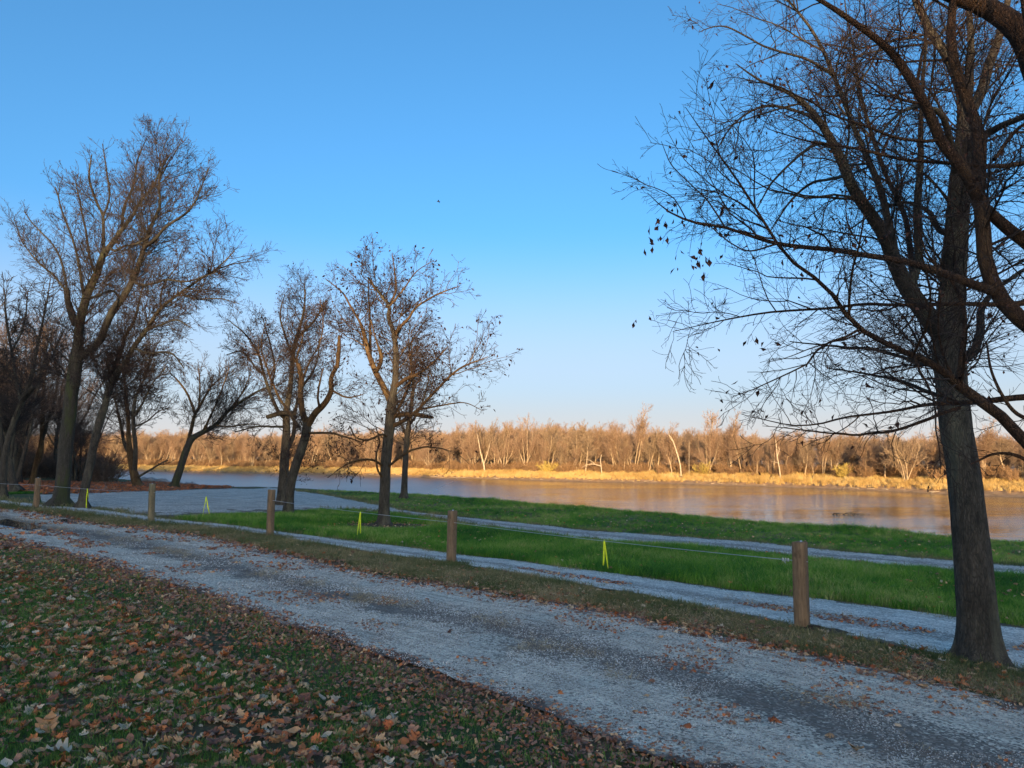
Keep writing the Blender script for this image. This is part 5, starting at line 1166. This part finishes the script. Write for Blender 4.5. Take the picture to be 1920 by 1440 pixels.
Pl = LEAFY[rng.integers(0, len(LEAFY), 16000)] + rng.normal(0, .25, (16000, 2)); Pl = np.concatenate([Pl, gz(Pl[:, 0], Pl[:, 1])[:, None]], 1)
Pl = Pl[in_view(Pl)]; Pl[:, 2] += .06
Pg = P1_[rng.choice(len(P1_), 1500)] + np.array([0, 0, .08])
allP = np.concatenate([P, Pv, Pr, Pt, Ph, Pg, Pl]); edge_t = np.concatenate([t, np.zeros(len(allP) - len(t))])
size = rng.uniform(.35, .95, len(allP)) * rng.uniform(.8, 1.15, len(allP)) * np.where(edge_t > .93, .6, 1.) ; size[len(P):] *= .75
allP[:, 2] += .012 + .03 * rng.random(len(allP)) * (size > .6)
rot = np.stack([rng.normal(0, .3, len(allP)), rng.normal(0, .3, len(allP)), rng.uniform(0, 6.28, len(allP))], 1)
ks = rng.choice(len(keys), len(allP), p=wts)
ks[-len(Pl):] = rng.choice([i for i, k in enumerate(keys) if k[0] in ('rust', 'brown')], len(Pl)); size[-len(Pl):] = rng.uniform(.8, 1.5, len(Pl)); brownk = [i for i, k in enumerate(keys) if k[0] == 'brown']; m_ = (edge_t > .94) & (rng.random(len(allP)) < .75); ks[m_] = rng.choice(brownk, m_.sum())
x, y, w = to_px(allP); dist = np.linalg.norm(allP - np.array([0, 0, EYE]), axis=1)
onscreen = (x > 5) & (x < 1915) & (y < 1432) & (y > 0); show = size / dist * onscreen * (edge_t < .93)
top = np.argsort(-show)[:272]; rest = np.ones(len(allP), bool); rest[top] = False
CNAME = {'tan': 'tan', 'pale': 'pale buff', 'rust': 'rust-red', 'brown': 'dark brown'}; SNAME = {'oak': 'oak', 'maple': 'maple', 'oval': 'oval'}
for i in top:
    c_, s_, v_ = keys[ks[i]]; me = LM[keys[ks[i]]]
    o = bpy.data.objects.new('fallen_leaf', me); COL.objects.link(o); o.location = allP[i]; o.rotation_euler = rot[i]; o.scale = [size[i]] * 3
    meta(o, '%s %s %s leaf, %s, %s' % ('large' if size[i] > .85 else 'small' if size[i] < .6 else 'mid-sized', CNAME[c_], SNAME[s_], ('cupped upward', 'curled down')[v_],
        ('at the lawn bottom edge' if y[i] > 1370 else 'low on the lawn' if y[i] > 1290 else 'mid lawn') + (', far left' if x[i] < 200 else ', left' if x[i] < 420 else ', centre-left' if x[i] < 640 else ', by the road' )), 'leaf', '%s %s leaves lying on the lawn' % (CNAME[c_], SNAME[s_]))
fl = [as_proto(LM[k], 'fallen_leaf_kind') for k in keys]
meta(make_scatter('leaf_litter', allP[rest], rot[rest], size[rest], fl, ks[rest]), 'litter of brown, rust and pale leaves over lawn and verge', 'leaf litter')
# crushed fragments along the edge of the road
def frag(seed, mat):
    r = np.random.default_rng(seed); mb = MB(); V = np.array([(-1, -.6, 0), (1, -.4, .1), (.8, .7, .35), (-.7, .6, -.1), (0, 0, .5)]) * (1 + .3 * r.random((5, 1))) * .016; mb.add(V, np.array([(0, 1, 4), (1, 2, 4), (2, 3, 4), (3, 0, 4)])); return mb.build('fragment', mat, smooth=False, link=False)
fr = [frag(1, M['leaf_brown']), frag(2, M['leaf_brown']), frag(3, M['leaf_rust']), frag(4, M['leaf_brown']), frag(5, M['leaf_tan'])]
P, t, _ = zone(E['E1'] - Nn * .9, E['E1'] + Nn * .30, 70000); k_ = thin(P, 8, 1.3) & (rng.random(len(P)) < np.clip(1.1 - np.abs(t - .62) * 2.2 + .5 * fb(P, 1.5, 41), 0, 1)); P = P[k_]; P[:, 2] += .02
P2, t2, _ = zone(E['E2'] - Nn * .5, E['E2'] + Nn * .5, 30000); k_ = thin(P2, 8, 1.3) & (rng.random(len(P2)) < np.clip(.5 + .8 * fb(P2, 1.2, 43), 0, 1)); P2 = P2[k_]; P2[:, 2] += .02
P3, t3, _ = zone(E['E1'], E['E2'], 50000); k_ = thin(P3, 7, 1.3) & (np.abs(t3 - .5) < .35) & (fb(P3, .9, 45) > .2 - .14 * sm((P3[:, 0] - 1.) / 2)) ; P3 = P3[k_]; P3[:, 2] += .024
P4, t4, _ = zone(LAWN, E['E1'], 60000); k_ = thin(P4, 7, 1.4) & (rng.random(len(P4)) < .7); P4 = P4[k_]; P4[:, 2] += .02
P5, t5, _ = zone(E['E3'], E['E4'], 60000); k_ = thin(P5, 9, 1.2) & (np.abs(t5 - .42 - .12 * fb(P5, .5, 61)) < .10) & (fb(P5, .8, 47) > -.02) & (rng.random(len(P5)) < .55) & (P5[:, 0] > -.6); P5 = P5[k_]; P5[:, 2] += .026
P = np.concatenate([P, P2, P3, P4, P5]); meta(make_scatter('leaf_crumbs', P, np.stack([rng.normal(0, .5, len(P)), rng.normal(0, .5, len(P)), rng.uniform(0, 6.28, len(P))], 1), rng.uniform(.4, 1.5, len(P)) * np.clip(np.linalg.norm(P[:, :2], axis=1) / 9, .8, 2), fr), 'crushed brown leaf crumbs along both edges of the road', 'leaf litter')
# leaves one can point to
for (x, y, key, s, rz, tilt, lb) in ((1292, 1370, ('rust', 'oval', 1), 1.05, 1.5, .2, 'curled brown leaf lying alone on the gravel road at the bottom'),
        (1457, 1360, ('rust', 'oak', 1), 1.15, .6, .3, 'orange lobed leaf lying alone on the gravel road, right of the curled brown one'),
        (1212, 1318, ('tan', 'oval', 0), .65, 2., .1, 'small pinkish leaf on the pale wheel track of the gravel road'),
        (1052, 1306, ('rust', 'maple', 1), .6, .9, .3, 'small rust leaf on the road close to the litter edge'),
        (1606, 1421, ('tan', 'maple', 0), .9, 2.6, .2, 'tan leaf flat on the gravel near the bottom right corner'),
        (1558, 1388, ('tan', 'oak', 1), .7, 1.6, .2, 'dull tan leaf between the orange lobed leaf and the bottom right one'),
        (92, 1370, ('tan', 'maple', 0), 1.4, .2, .9, 'large light tan lobed leaf standing up in the lower left corner grass'),
        (107, 1424, ('pale', 'maple', 0), 1.3, 1.9, .3, 'broad pale pinkish leaf at the very bottom left'),
        (688, 1356, ('pale', 'maple', 0), 1.05, 1.2, .3, 'pale yellow star-shaped leaf at the bottom middle of the lawn'),
        (737, 1352, ('pale', 'oak', 1), 1.0, 2.4, .3, 'whitish lobed leaf just right of the yellow star-shaped one'),
        (372, 1254, ('pale', 'maple', 1), .9, .4, .4, 'white leaf shining among brown ones left of the road')):
    c = ground(x, y)[0]; o = bpy.data.objects.new('fallen_leaf', LM[key]); COL.objects.link(o); o.location = (c[0], c[1], c[2] + .045); o.rotation_euler = (tilt, 0, rz); o.scale = [s] * 3; meta(o, lb, 'leaf')
